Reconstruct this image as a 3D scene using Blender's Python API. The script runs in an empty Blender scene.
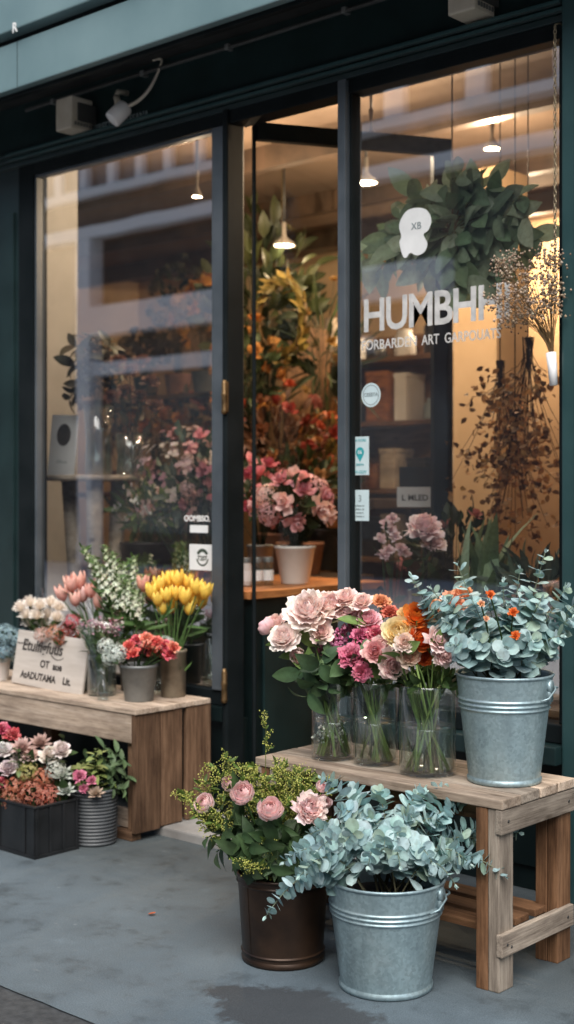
import bpy, bmesh, math, random
from mathutils import Vector, Matrix, noise
random.seed(11)
R = random.uniform
PI = math.pi
rad = math.radians
scene = bpy.context.scene
COL = scene.collection

# ------------------------------------------------------------------ colour
def lin(c):
    return c / 12.92 if c <= 0.04045 else ((c + 0.055) / 1.055) ** 2.4
def C8(r, g, b, k=1.0):
    return (lin(r / 255) * k, lin(g / 255) * k, lin(b / 255) * k)
def mixc(a, b, t):
    return tuple(a[i] * (1 - t) + b[i] * t for i in range(3))
def jit(c, s=0.12, h=0.05):
    k = 1 + R(-s, s)
    return tuple(max(0.0, x * k * (1 + R(-h, h))) for x in c)

# ------------------------------------------------------------------ view geometry (camera 1.3 m up, turned 41.8 deg to the shopfront)
YAW = rad(41.8)
FWD = Vector((-math.sin(YAW), math.cos(YAW), 0))
RGT = Vector((math.cos(YAW), math.sin(YAW), 0))
UP = Vector((0, 0, 1))
CAM = Vector((0, 0, 1.3))
FPX = 1334.0
def W(px, py, D):
    """a point D metres deep along the view axis"""
    return CAM + D * (FWD + RGT * ((px - 287) / FPX) + UP * ((495 - py) / FPX))
def WY(px, py, Y):
    d = FWD + RGT * ((px - 287) / FPX) + UP * ((495 - py) / FPX)
    return CAM + d * (Y / d.y)

# ------------------------------------------------------------------ node materials
def new_mat(name):
    m = bpy.data.materials.new(name)
    m.use_nodes = True
    nt = m.node_tree
    b = nt.nodes['Principled BSDF']
    return m, nt, b
def N(nt, t, **kw):
    n = nt.nodes.new(t)
    for k, v in kw.items():
        if k in n.inputs: n.inputs[k].default_value = v
        else: setattr(n, k, v)
    return n
def L(nt, a, b): nt.links.new(a, b)
def ramp(nt, fac, stops):
    r = N(nt, 'ShaderNodeValToRGB')
    e = r.color_ramp.elements
    while len(e) < len(stops): e.new(0.5)
    for i, (p, c) in enumerate(stops):
        e[i].position = p; e[i].color = (*c, 1)
    L(nt, fac, r.inputs['Fac'])
    return r.outputs['Color']
def noise_tex(nt, scale, detail=4, rough=0.55, coord='Object', stretch=None):
    tc = N(nt, 'ShaderNodeTexCoord')
    out = tc.outputs[coord]
    if stretch:
        mp = N(nt, 'ShaderNodeMapping')
        mp.inputs['Scale'].default_value = stretch
        L(nt, out, mp.inputs['Vector']); out = mp.outputs['Vector']
    n = N(nt, 'ShaderNodeTexNoise', Scale=scale, Detail=detail, Roughness=rough)
    L(nt, out, n.inputs['Vector'])
    return n.outputs['Fac']
def bump(nt, b, h, strength=0.2, dist=0.01):
    bp = N(nt, 'ShaderNodeBump', Strength=strength, Distance=dist)
    L(nt, h, bp.inputs['Height']); L(nt, bp.outputs['Normal'], b.inputs['Normal'])

def m_noise(name, c1, c2, scale=6, rough=0.6, metal=0, bumps=0.1, dist=0.004, detail=5, stretch=None, lo=0.35, hi=0.65, spec=0.5, coord='Object'):
    m, nt, b = new_mat(name)
    f = noise_tex(nt, scale, detail, coord=coord, stretch=stretch)
    L(nt, ramp(nt, f, [(lo, c1), (hi, c2)]), b.inputs['Base Color'])
    b.inputs['Roughness'].default_value = rough
    b.inputs['Metallic'].default_value = metal
    b.inputs['Specular IOR Level'].default_value = spec
    if bumps: bump(nt, b, noise_tex(nt, scale * 4, 6, coord=coord, stretch=stretch), bumps, dist)
    return m

def m_petal(name, trans=0.35, rough=0.55):
    m, nt, b = new_mat(name)
    a = N(nt, 'ShaderNodeVertexColor', layer_name='Col')
    f = noise_tex(nt, 60, 3)
    mx = N(nt, 'ShaderNodeMix', data_type='RGBA', blend_type='MULTIPLY')
    mx.inputs['Factor'].default_value = 1
    L(nt, a.outputs['Color'], mx.inputs['A'])
    L(nt, ramp(nt, f, [(0.28, (.80, .76, .72)), (0.5, (1.0, 1.0, 1.0)), (0.72, (1.12, 1.12, 1.12))]), mx.inputs['B'])
    bump(nt, b, noise_tex(nt, 190, 5, .6), .35, .0012)
    L(nt, mx.outputs['Result'], b.inputs['Base Color'])
    b.inputs['Roughness'].default_value = rough
    b.inputs['Specular IOR Level'].default_value = 0.25
    tr = N(nt, 'ShaderNodeBsdfTranslucent')
    L(nt, mx.outputs['Result'], tr.inputs['Color'])
    ms = N(nt, 'ShaderNodeMixShader'); ms.inputs[0].default_value = trans
    L(nt, b.outputs[0], ms.inputs[1]); L(nt, tr.outputs[0], ms.inputs[2])
    L(nt, ms.outputs[0], nt.nodes['Material Output'].inputs['Surface'])
    return m

def m_glass(name, gain=1.0, tint=(0.96, 0.98, 0.97), ior=1.5, base=0.0):
    """thin clear sheet: what is behind shows through, the street reflects more at grazing angles"""
    m, nt, b = new_mat(name)
    nt.nodes.remove(b)
    fr = N(nt, 'ShaderNodeLayerWeight', Blend=.5)
    pw = N(nt, 'ShaderNodeMath', operation='POWER'); L(nt, fr.outputs['Facing'], pw.inputs[0]); pw.inputs[1].default_value = 4.0
    f0 = ((ior - 1) / (ior + 1)) ** 2 * gain + base
    mu = N(nt, 'ShaderNodeMath', operation='MULTIPLY_ADD', use_clamp=True)
    L(nt, pw.outputs[0], mu.inputs[0]); mu.inputs[1].default_value = .85 * (1 - f0); mu.inputs[2].default_value = f0
    t = N(nt, 'ShaderNodeBsdfTransparent'); t.inputs['Color'].default_value = (*tint, 1)
    g = N(nt, 'ShaderNodeBsdfGlossy'); g.inputs['Roughness'].default_value = 0.0; g.inputs['Color'].default_value = (1, 1, 1, 1)
    nz = noise_tex(nt, 1.3, 2)
    bp = N(nt, 'ShaderNodeBump', Strength=0.03, Distance=0.02)
    L(nt, nz, bp.inputs['Height']); L(nt, bp.outputs['Normal'], g.inputs['Normal'])
    ms = N(nt, 'ShaderNodeMixShader')
    L(nt, mu.outputs[0], ms.inputs[0]); L(nt, t.outputs[0], ms.inputs[1]); L(nt, g.outputs[0], ms.inputs[2])
    L(nt, ms.outputs[0], nt.nodes['Material Output'].inputs['Surface'])
    return m

def m_wood(name, c1, c2, c3, rough=0.75):
    m, nt, b = new_mat(name)
    tc = N(nt, 'ShaderNodeTexCoord'); oi = N(nt, 'ShaderNodeObjectInfo')
    ad = N(nt, 'ShaderNodeVectorMath', operation='ADD')
    sc = N(nt, 'ShaderNodeVectorMath', operation='SCALE'); sc.inputs['Scale'].default_value = 37.0
    cb = N(nt, 'ShaderNodeCombineXYZ')
    for i in range(3): L(nt, oi.outputs['Random'], cb.inputs[i])
    L(nt, cb.outputs[0], sc.inputs[0])
    L(nt, tc.outputs['Object'], ad.inputs[0]); L(nt, sc.outputs[0], ad.inputs[1])
    mp = N(nt, 'ShaderNodeMapping'); mp.inputs['Scale'].default_value = (1.6, 34, 34)
    L(nt, ad.outputs[0], mp.inputs['Vector'])
    g = N(nt, 'ShaderNodeTexNoise', Scale=2.0, Detail=7, Roughness=0.65, Distortion=0.6)
    L(nt, mp.outputs[0], g.inputs['Vector'])
    mp2 = N(nt, 'ShaderNodeMapping'); mp2.inputs['Scale'].default_value = (3, 9, 9)
    L(nt, ad.outputs[0], mp2.inputs['Vector'])
    s = N(nt, 'ShaderNodeTexNoise', Scale=1.6, Detail=5, Roughness=0.6)
    L(nt, mp2.outputs[0], s.inputs['Vector'])
    col = ramp(nt, g.outputs['Fac'], [(0.3, c1), (0.52, c2), (0.75, c3)])
    # stains and worn patches, and a shift from board to board
    mx = N(nt, 'ShaderNodeMix', data_type='RGBA', blend_type='MULTIPLY'); mx.inputs['Factor'].default_value = 1
    L(nt, col, mx.inputs['A'])
    L(nt, ramp(nt, s.outputs['Fac'], [(0.3, (.5, .47, .45)), (0.6, (1.1, 1.08, 1.05))]), mx.inputs['B'])
    hs = N(nt, 'ShaderNodeHueSaturation'); 
    mr = N(nt, 'ShaderNodeMapRange'); mr.inputs['To Min'].default_value = 0.7; mr.inputs['To Max'].default_value = 1.2
    L(nt, oi.outputs['Random'], mr.inputs['Value']); L(nt, mr.outputs[0], hs.inputs['Value'])
    L(nt, mx.outputs['Result'], hs.inputs['Color'])
    # knots
    mp3 = N(nt, 'ShaderNodeMapping'); mp3.inputs['Scale'].default_value = (3.2, 9, 9)
    L(nt, ad.outputs[0], mp3.inputs['Vector'])
    vo = N(nt, 'ShaderNodeTexVoronoi', Scale=1.0); L(nt, mp3.outputs[0], vo.inputs['Vector'])
    mk = N(nt, 'ShaderNodeMix', data_type='RGBA', blend_type='MULTIPLY'); mk.inputs['Factor'].default_value = 1
    L(nt, hs.outputs[0], mk.inputs['A'])
    L(nt, ramp(nt, vo.outputs['Distance'], [(0.05, (.3, .25, .2)), (0.13, (1, 1, 1))]), mk.inputs['B'])
    L(nt, mk.outputs['Result'], b.inputs['Base Color'])
    mp4 = N(nt, 'ShaderNodeMapping'); mp4.inputs['Scale'].default_value = (9, 210, 210); L(nt, ad.outputs[0], mp4.inputs['Vector'])
    fg = N(nt, 'ShaderNodeTexNoise', Scale=1.0, Detail=6, Roughness=.7); L(nt, mp4.outputs[0], fg.inputs['Vector'])
    mf = N(nt, 'ShaderNodeMix', data_type='RGBA', blend_type='MULTIPLY'); mf.inputs['Factor'].default_value = 1
    L(nt, mk.outputs['Result'], mf.inputs['A']); L(nt, ramp(nt, fg.outputs['Fac'], [(.32, (.55, .52, .5)), (.48, (1, 1, 1)), (.7, (1.12, 1.12, 1.12))]), mf.inputs['B'])
    L(nt, mf.outputs['Result'], b.inputs['Base Color'])
    b.inputs['Roughness'].default_value = rough; b.inputs['Specular IOR Level'].default_value = 0.25
    bump(nt, b, fg.outputs['Fac'], 0.5, 0.002)
    return m

def m_emit(name, c, s):
    m, nt, b = new_mat(name)
    b.inputs['Base Color'].default_value = (.9, .85, .75, 1)
    b.inputs['Emission Color'].default_value = (*c, 1); b.inputs['Emission Strength'].default_value = s
    return m

def m_galv():
    m, nt, b = new_mat('galvanised_steel')
    tc = N(nt, 'ShaderNodeTexCoord')
    v = N(nt, 'ShaderNodeTexVoronoi', Scale=130.0); L(nt, tc.outputs['Object'], v.inputs['Vector'])
    n1 = noise_tex(nt, 9, 6, 0.65); n2 = noise_tex(nt, 30, 5, 0.6, stretch=(1, 1, .18))
    c = ramp(nt, n1, [(0.3, (.31, .42, .46)), (0.55, (.40, .53, .565)), (0.75, (.50, .62, .65))])
    mx = N(nt, 'ShaderNodeMix', data_type='RGBA', blend_type='MULTIPLY'); mx.inputs['Factor'].default_value = .22
    bw_ = N(nt, 'ShaderNodeSeparateColor'); L(nt, v.outputs['Color'], bw_.inputs[0])
    L(nt, c, mx.inputs['A']); L(nt, bw_.outputs[0], mx.inputs['B'])
    mz = N(nt, 'ShaderNodeMix', data_type='RGBA', blend_type='MULTIPLY'); mz.inputs['Factor'].default_value = .6
    L(nt, mx.outputs['Result'], mz.inputs['A']); L(nt, ramp(nt, n2, [(.3, (.75, .76, .78)), (.6, (1.1, 1.1, 1.1))]), mz.inputs['B'])
    L(nt, mz.outputs['Result'], b.inputs['Base Color'])
    b.inputs['Metallic'].default_value = .62
    L(nt, ramp(nt, n1, [(.3, (.55, .55, .55)), (.7, (.36, .36, .36))]), b.inputs['Roughness'])
    bump(nt, b, n2, .12, .003)
    return m

MAT = {}
MAT['petal'] = m_petal('petal', .22)
MAT['leaf'] = m_petal('leaf', .15, .48)
MAT['stem'] = m_petal('stem', .05, .55)
MAT['green_paint'] = m_noise('dark_green_paint', (.008, .019, .0195), (.014, .031, .032), 5, .34, bumps=.06)
MAT['riser_paint'] = m_noise('deep_green_gloss_paint', (.0035, .008, .0085), (.007, .0145, .015), 5, .4, bumps=.08, spec=.3)
MAT['teal_paint'] = m_noise('weathered_teal_paint', (.018, .052, .055), (.028, .07, .073), 4, .4, bumps=.08)
MAT['fascia_paint'] = m_noise('pale_teal_fascia_paint', (.125, .20, .215), (.17, .255, .27), 2.6, .4, bumps=.06, lo=.3, hi=.7)
MAT['black_frame'] = m_noise('black_frame_paint', (.005, .008, .009), (.010, .0135, .015), 6, .55, bumps=.05, spec=.12)
MAT['grey_glare_frame'] = m_noise('blue_grey_glare_paint', (.055, .068, .08), (.085, .10, .115), 6, .45, bumps=.05)  # grey frame paint, lightened to put glare into its colour
MAT['soffit'] = m_noise('soffit_boards', (.012, .013, .013), (.03, .031, .03), 7, .7)
MAT['soffit_panel'] = m_noise('soffit_panel', (.035, .037, .036), (.06, .062, .06), 7, .7)
MAT['beige_plastic'] = m_noise('aged_beige_plastic', (.5, .45, .36), (.62, .57, .48), 8, .5)
MAT['pane'] = m_glass('window_pane', 1, (.97, .98, .975), 1.5, .35)
MAT['vase_glass'] = m_glass('vase_glass', 1, (.9, .93, .93), 1.5, .035)
MAT['water'] = m_glass('vase_water', 1, (.92, .95, .92), 1.33, .07)
MAT['sleeve'] = m_glass('plastic_sleeve', 1, (.92, .94, .95), 1.5, .06)
MAT['wood_bench'] = m_wood('weathered_pine', (.30, .23, .175), (.48, .385, .305), (.61, .515, .43))
MAT['wood_crate'] = m_wood('crate_planks', (.10, .056, .033), (.195, .115, .07), (.30, .19, .12))
MAT['wood_leg'] = m_wood('warm_brown_pine', (.13, .065, .032), (.24, .125, .065), (.34, .19, .105))
MAT['wood_grey'] = m_wood('greyed_pine', (.21, .175, .145), (.35, .30, .25), (.46, .40, .34))
MAT['wood_warm'] = m_wood('orange_wood', (.28, .10, .035), (.42, .17, .06), (.5, .22, .085), .5)
MAT['wood_brown'] = m_wood('brown_shelf_wood', (.12, .06, .028), (.22, .115, .055), (.3, .165, .08), .6)
MAT['wood_pale'] = m_wood('pale_birch', (.4, .33, .26), (.52, .45, .37), (.6, .53, .45), .6)
MAT['board'] = m_noise('sign_board', (.46, .41, .36), (.56, .51, .46), 5, .8, stretch=(1, 8, 8), lo=.3, hi=.7)
MAT['ink'] = m_noise('dark_ink', (.03, .026, .024), (.06, .05, .045), 30, .8, bumps=0)
MAT['white_vinyl'] = m_noise('white_vinyl', (.72, .73, .72), (.82, .83, .82), 12, .6, bumps=0)
MAT['letter_vinyl'] = m_noise('worn_white_lettering', (.46, .46, .45), (.64, .63, .61), 26, .7, bumps=0)
MAT['teal_vinyl'] = m_noise('teal_vinyl', (.02, .30, .33), (.03, .36, .4), 12, .5, bumps=0)
MAT['pale_vinyl'] = m_noise('pale_blue_vinyl', (.5, .62, .65), (.58, .7, .72), 12, .5, bumps=0)
MAT['grey_vinyl'] = m_noise('grey_vinyl', (.2, .25, .26), (.28, .33, .34), 12, .5, bumps=0)
MAT['brass'] = m_noise('aged_brass', (.12, .075, .035), (.24, .15, .07), 30, .45, .8)
MAT['galv'] = m_galv()
MAT['brown_metal'] = m_noise('rusty_brown_metal', (.024, .015, .011), (.09, .05, .03), 6, .42, .45, bumps=.15, detail=8, lo=.35, hi=.75)
MAT['zinc'] = m_noise('dull_zinc', (.14, .15, .15), (.24, .25, .245), 10, .5, .5)
MAT['bronze_pot'] = m_noise('worn_bronze_tin', (.16, .13, .095), (.3, .255, .19), 12, .45, .5)
MAT['black_plastic'] = m_noise('black_plastic', (.008, .009, .01), (.017, .018, .02), 10, .38)
MAT['ribbed_grey'] = m_noise('dark_grey_ribbed_plastic', (.06, .066, .072), (.1, .108, .115), 9, .5)
MAT['white_ceramic'] = m_noise('white_ceramic', (.66, .63, .6), (.76, .73, .7), 7, .3)
MAT['dark_ceramic'] = m_noise('dark_ceramic', (.02, .02, .02), (.045, .042, .04), 9, .4)
MAT['terracotta'] = m_noise('terracotta', (.25, .11, .06), (.36, .17, .1), 9, .8)
MAT['soil'] = m_noise('dark_soil', (.012, .009, .007), (.03, .022, .016), 60, .95, bumps=.6)
MAT['paper'] = m_noise('white_paper', (.8, .8, .8), (.88, .88, .88), 10, .8, bumps=0)
MAT['card'] = m_noise('brown_card', (.3, .2, .12), (.4, .28, .18), 10, .85)
MAT['plaster'] = m_noise('cream_plaster', (.5, .49, .47), (.6, .59, .57), 2.5, .9)
MAT['warm_wall'] = m_noise('ochre_wall', (.52, .36, .21), (.66, .48, .30), 1.6, .9)
MAT['ceiling'] = m_noise('brown_ceiling', (.12, .08, .052), (.17, .115, .078), 2.2, .9)
MAT['dark_wood'] = m_noise('dark_floor', (.03, .018, .011), (.07, .042, .026), 5, .55, stretch=(1, 12, 1))
MAT['bulb'] = m_emit('lit_bulb', (1, .82, .6), 14)
MAT['shade'] = m_noise('enamel_shade', (.16, .14, .12), (.22, .19, .16), 8, .35)
MAT['cord'] = m_noise('dark_cord', (.01, .01, .01), (.02, .02, .02), 30, .6, bumps=0)
MAT['chain'] = m_noise('tarnished_chain', (.25, .2, .13), (.4, .33, .22), 40, .4, .7)
MAT['step'] = m_noise('worn_stone_step', (.2, .19, .18), (.32, .31, .295), 7, .85, bumps=.3, detail=8)

# ------------------------------------------------------------------ mesh builder
class MB:
    def __init__(s): s.v = []; s.f = []; s.c = []; s.flat = False
    def add(s, vs, fs, col=(.5, .5, .5), M=None):
        o = len(s.v)
        if M is not None: vs = [M @ Vector(p) for p in vs]
        s.v.extend([tuple(p) for p in vs])
        s.f.extend([tuple(i + o for i in f) for f in fs])
        if col and isinstance(col[0], (tuple, list)): s.c.extend(col)
        else: s.c.extend([col] * len(vs))
    def join(s, other, M=None):
        s.add(other.v, other.f, list(other.c) if other.c else (.5, .5, .5), M)
    def mesh(s, name):
        me = bpy.data.meshes.new(name)
        me.from_pydata(s.v, [], s.f)
        if len(s.c) == len(s.v) and s.v:
            a = me.color_attributes.new('Col', 'FLOAT_COLOR', 'POINT')
            flat = []
            for c in s.c: flat.extend((c[0], c[1], c[2], 1.0))
            a.data.foreach_set('color', flat)
        me.polygons.foreach_set('use_smooth', [not s.flat] * len(me.polygons))
        me.update()
        return me
    def build(s, name, mat, parent=None, loc=None):
        return link(name, s.mesh(name), mat, parent, loc)
def link(name, me, mat, parent=None, loc=None):
    o = bpy.data.objects.new(name, me)
    COL.objects.link(o)
    if mat is not None and not me.materials: me.materials.append(MAT[mat] if isinstance(mat, str) else mat)
    if parent is not None: o.parent = parent
    if loc is not None: o.location = loc
    return o
def tag(o, label=None, cat=None, group=None, kind=None):
    if label: o['label'] = label
    if cat: o['category'] = cat
    if group: o['group'] = group
    if kind: o['kind'] = kind
    return o
def thing(name, label, cat, loc=(0, 0, 0), rz=0, group=None):
    o = bpy.data.objects.new(name, None)
    COL.objects.link(o); o.location = loc; o.rotation_euler = (0, 0, rz)
    o.empty_display_size = .05
    return tag(o, label, cat, group)
def struct(o): o['kind'] = 'structure'; return o
def dup(root, loc=None, rz=None, label=None, group=None, scale=None):
    r = root.copy(); COL.objects.link(r)
    if loc is not None: r.location = loc
    if rz is not None: r.rotation_euler = (0, 0, rz)
    if scale is not None: r.scale = (scale,) * 3
    if label: r['label'] = label
    if group: r['group'] = group
    for ch in list(root.children):
        c = ch.copy(); COL.objects.link(c); c.parent = r
        for g in list(ch.children):
            d = g.copy(); COL.objects.link(d); d.parent = c
    return r

def box_geo(x0, x1, y0, y1, z0, z1):
    v = [(x0, y0, z0), (x1, y0, z0), (x1, y1, z0), (x0, y1, z0), (x0, y0, z1), (x1, y0, z1), (x1, y1, z1), (x0, y1, z1)]
    f = [(0, 3, 2, 1), (4, 5, 6, 7), (0, 1, 5, 4), (1, 2, 6, 5), (2, 3, 7, 6), (3, 0, 4, 7)]
    return v, f
def boxes(name, mat, lst, parent=None, bev=0.004, loc=None, jitter=0):
    """several bevelled boxes in one mesh"""
    bm = bmesh.new()
    for b in lst:
        v, f = box_geo(*b)
        vs = [bm.verts.new(p) for p in v]
        for q in f: bm.faces.new([vs[i] for i in q])
    if bev:
        bmesh.ops.bevel(bm, geom=bm.edges[:], offset=bev, segments=2, affect='EDGES', profile=.6)
    me = bpy.data.meshes.new(name); bm.to_mesh(me); bm.free()
    return link(name, me, mat, parent, loc)
def plank(name, mat, c, d, parent=None, bev=0.003, rot=(0, 0, 0), warp=.0015):
    """one board centred at c with size d; its grain runs along its longest side"""
    ax = max(range(3), key=lambda i: d[i])
    order = [(0, 1, 2), (1, 0, 2), (2, 1, 0)][ax]
    ld = [d[order[0]], d[order[1]], d[order[2]]]
    bm = bmesh.new()
    nseg = max(1, int(ld[0] / .12))
    v, f = box_geo(-ld[0] / 2, ld[0] / 2, -ld[1] / 2, ld[1] / 2, -ld[2] / 2, ld[2] / 2)
    vs = [bm.verts.new(p) for p in v]
    for q in f: bm.faces.new([vs[i] for i in q])
    bmesh.ops.bevel(bm, geom=bm.edges[:], offset=bev, segments=2, affect='EDGES', profile=.6)
    for vv in bm.verts:
        n = noise.noise_vector(Vector((vv.co.x * 9, vv.co.y * 9, vv.co.z * 9)) + Vector((c[0] * 13, c[1] * 7, c[2] * 11)))
        vv.co += n * warp
    me = bpy.data.meshes.new(name); bm.to_mesh(me); bm.free()
    o = link(name, me, mat, parent, c)
    r = [(0, 0, 0), (0, 0, PI / 2), (0, PI / 2, 0)][ax]
    if ax == 1: base = Matrix.Rotation(PI / 2, 3, 'Z')
    elif ax == 2: base = Matrix.Rotation(-PI / 2, 3, 'Y')
    else: base = Matrix.Identity(3)
    from mathutils import Euler
    o.rotation_euler = (Euler(rot).to_matrix() @ base).to_euler()
    return o
def lathe(mb, prof, n=40, col=(.5, .5, .5), M=None, close=False):
    vs = []; fs = []
    for (r, z) in prof:
        for k in range(n):
            a = 2 * PI * k / n
            vs.append((r * math.cos(a), r * math.sin(a), z))
    for i in range(len(prof) - 1):
        for k in range(n):
            k2 = (k + 1) % n
            fs.append((i * n + k, i * n + k2, (i + 1) * n + k2, (i + 1) * n + k))
    mb.add(vs, fs, col, M)
def disc(mb, r, z, n=32, col=(.5, .5, .5), M=None, flip=False):
    vs = [(0, 0, z)] + [(r * math.cos(2 * PI * k / n), r * math.sin(2 * PI * k / n), z) for k in range(n)]
    mb.add(vs, [(0, 1 + k, 1 + (k + 1) % n) for k in range(n)], col, M)
def frame_of(d, roll=0.0):
    d = Vector(d).normalized()
    a = Vector((0, 0, 1)) if abs(d.z) < .9 else Vector((1, 0, 0))
    x = a.cross(d).normalized(); y = d.cross(x)
    m = Matrix((x, y, d)).transposed()
    return (m @ Matrix.Rotation(roll, 3, 'Z'))
def place(pos, d, roll=0.0, s=1.0):
    return Matrix.Translation(pos) @ frame_of(d, roll).to_4x4() @ Matrix.Scale(s, 4)
def tube(mb, pts, r0, r1=None, n=6, col=(.1, .2, .05), col2=None, cap=True):
    if r1 is None: r1 = r0
    pts = [Vector(p) for p in pts]
    m = len(pts); vs = []; cs = []; fs = []
    px = None
    for i, p in enumerate(pts):
        t = (pts[min(i + 1, m - 1)] - pts[max(i - 1, 0)])
        if t.length < 1e-9: t = Vector((0, 0, 1))
        t.normalize()
        if px is None:
            a = Vector((0, 0, 1)) if abs(t.z) < .9 else Vector((1, 0, 0))
            px = a.cross(t).normalized()
        else:
            px = (px - t * px.dot(t)).normalized()
        py = t.cross(px)
        k = i / max(1, m - 1); r = r0 + (r1 - r0) * k
        cc = mixc(col, col2, k) if col2 else col
        for j in range(n):
            an = 2 * PI * j / n
            vs.append(p + px * (r * math.cos(an)) + py * (r * math.sin(an))); cs.append(cc)
    for i in range(m - 1):
        for j in range(n):
            j2 = (j + 1) % n
            fs.append((i * n + j, i * n + j2, (i + 1) * n + j2, (i + 1) * n + j))
    if cap:
        fs.append(tuple(range(n))[::-1]); fs.append(tuple((m - 1) * n + j for j in range(n)))
    mb.add(vs, fs, cs)
def bez(a, b, c, n=10):
    a, b, c = Vector(a), Vector(b), Vector(c)
    return [a * (1 - t) ** 2 + b * (2 * t * (1 - t)) + c * t * t for t in [i / (n - 1) for i in range(n)]]
def bez3(a, b, c, d, n=14):
    a, b, c, d = Vector(a), Vector(b), Vector(c), Vector(d)
    return [a * (1 - t) ** 3 + b * 3 * t * (1 - t) ** 2 + c * 3 * t * t * (1 - t) + d * t ** 3 for t in [i / (n - 1) for i in range(n)]]

# ------------------------------------------------------------------ leaves and blooms
def leaf_geo(mb, M, Ln, Wd, col, col2=None, kind='lance', fold=.25, curl=.3, nv=6):
    """a leaf from the origin along +Z of M, its face towards +X; folded along the midrib and curling back"""
    vs = []; cs = []; fs = []
    for i in range(nv + 1):
        t = i / nv
        if kind == 'round': w = Wd * .5 * math.sqrt(max(0, 1 - (2 * t - 1) ** 2)) ** .9
        elif kind == 'oval': w = Wd * .5 * (math.sin(PI * min(1, t ** .85)) ** .75)
        elif kind == 'strap': w = Wd * .5 * (min(1, t * 5 + .4)) * (1 - t ** 4)
        else: w = Wd * .5 * math.sin(PI * t ** .8) ** 1.1
        if i == 0: w = max(w, Wd * .03)
        if i == nv: w = Wd * .02
        z = Ln * t; x = -curl * Ln * t * t
        cc = mixc(col, col2, t) if col2 else col
        for u in (-1, -.5, 0, .5, 1):
            vs.append((x + fold * abs(u) * w, u * w, z - abs(x) * .3))
            cs.append(tuple(q * (1.12 if u == 0 else 1 - .04 * abs(u)) for q in cc))
    for i in range(nv):
        for j in range(4):
            a = i * 5 + j
            fs.append((a, a + 1, a + 6, a + 5))
    mb.add(vs, fs, cs, M)

def petal_geo(mb, phi, Ln, Wd, th0, th1, r0, z0, col0, col1, nu=4, nv=5, ruf=.05, pinch=1.0, M=None, bow=1.3, rmin=None, tipw=.5, seed=0, curl=0):
    """one petal wrapped round the flower's axis: th0/th1 are its lean from the axis at base and tip"""
    r, z = r0, z0; rows = []
    for i in range(nv + 1):
        t = i / nv
        rows.append((r, z, t))
        th = th0 + (th1 - th0) * (t ** bow) + curl * max(0, t - .75) * 4
        r += math.sin(th) * Ln / nv; z += math.cos(th) * Ln / nv
    vs = []; cs = []; fs = []
    rm = rmin or Ln * .22
    for (r, z, t) in rows:
        w = Wd * .5 * (math.sin(PI * (.10 + (.9 - tipw * .42) * t)) ** .7)
        for j in range(nu + 1):
            u = 2 * j / nu - 1
            a = phi + u * w / max(abs(r), rm)
            n = noise.noise(Vector((u * 2.1 + seed * 3.7, t * 2.3, seed * 1.3)))
            rr = r + ruf * Ln * n * (t ** 1.5) * 2 - Ln * .05 * u * u * t
            zz = z + ruf * Ln * noise.noise(Vector((u * 3 + 9 + seed, t * 2, seed * 2.1))) * (t ** 1.5) * 1.6 - Ln * .10 * u * u * t
            vs.append((rr * math.cos(a), rr * math.sin(a), zz))
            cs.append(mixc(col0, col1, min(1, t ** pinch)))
    for i in range(nv):
        for j in range(nu):
            a = i * (nu + 1) + j
            fs.append((a, a + 1, a + nu + 2, a + nu + 1))
    mb.add(vs, fs, cs, M)

def rose_bloom(rd, cin, cout, n=34, openness=1.0, ruf=.05, ball=0.0, cbase=None):
    n = int(n * 1.45) if n > 16 else n
    rd = rd * .86 if n > 16 else rd
    """layered garden rose of radius rd; ball=1 keeps the petals cupped like a peony bud or ranunculus"""
    mb = MB(); off = R(0, 6)
    for k in range(n):
        t = k / (n - 1)
        phi = off + k * 2.39996 + R(-.15, .15)
        Ln = rd * (.66 + .58 * t) * R(.88, 1.1)
        th0 = rad(14 + 74 * t + R(-6, 6))
        th1 = rad((-34 + 92 * t ** 1.5 * openness) * (1 - ball) + ball * (-52 + 56 * t * openness) + R(-9, 9))
        if ball > .3: th0 = rad(34 + 54 * t)
        c = mixc(cin, cout, t ** .8)
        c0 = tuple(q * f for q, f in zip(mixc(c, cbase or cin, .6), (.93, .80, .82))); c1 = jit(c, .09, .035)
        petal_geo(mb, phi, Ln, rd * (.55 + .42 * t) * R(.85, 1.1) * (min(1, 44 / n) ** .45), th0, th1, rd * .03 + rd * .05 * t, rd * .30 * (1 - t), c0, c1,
                  ruf=ruf * (1.5 - .3 * ball), seed=R(0, 99), pinch=.8, curl=rad(22) * t * (1 - ball), nu=5, nv=6, tipw=.75)
    return mb
def sepals(mb, rd, col=(.06, .12, .04)):
    for k in range(5):
        M = Matrix.Rotation(k * 2 * PI / 5, 4, 'Z') @ Matrix.Rotation(rad(75), 4, 'Y')
        leaf_geo(mb, M, rd * .7, rd * .22, col, kind='lance', curl=.2, nv=4)
    lathe(mb, [(.001, -rd * .16), (rd * .13, -rd * .1), (rd * .16, 0), (rd * .05, rd * .08)], 8, col)
def carnation_bloom(rd, c1, c2, n=46):
    mb = MB()
    for k in range(n):
        t = k / (n - 1); phi = k * 2.39996
        c = mixc(c1, c2, R(0, 1))
        petal_geo(mb, phi, rd * (.7 + .4 * t), rd * .62, rad(10 + 45 * t), rad(0 + 92 * t), rd * .03, rd * .25 * (1 - t), mixc(c, c1, .5), jit(c, .12, .05),
                  nu=5, nv=4, ruf=.16, seed=R(0, 99), tipw=1.0)
    return mb
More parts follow.
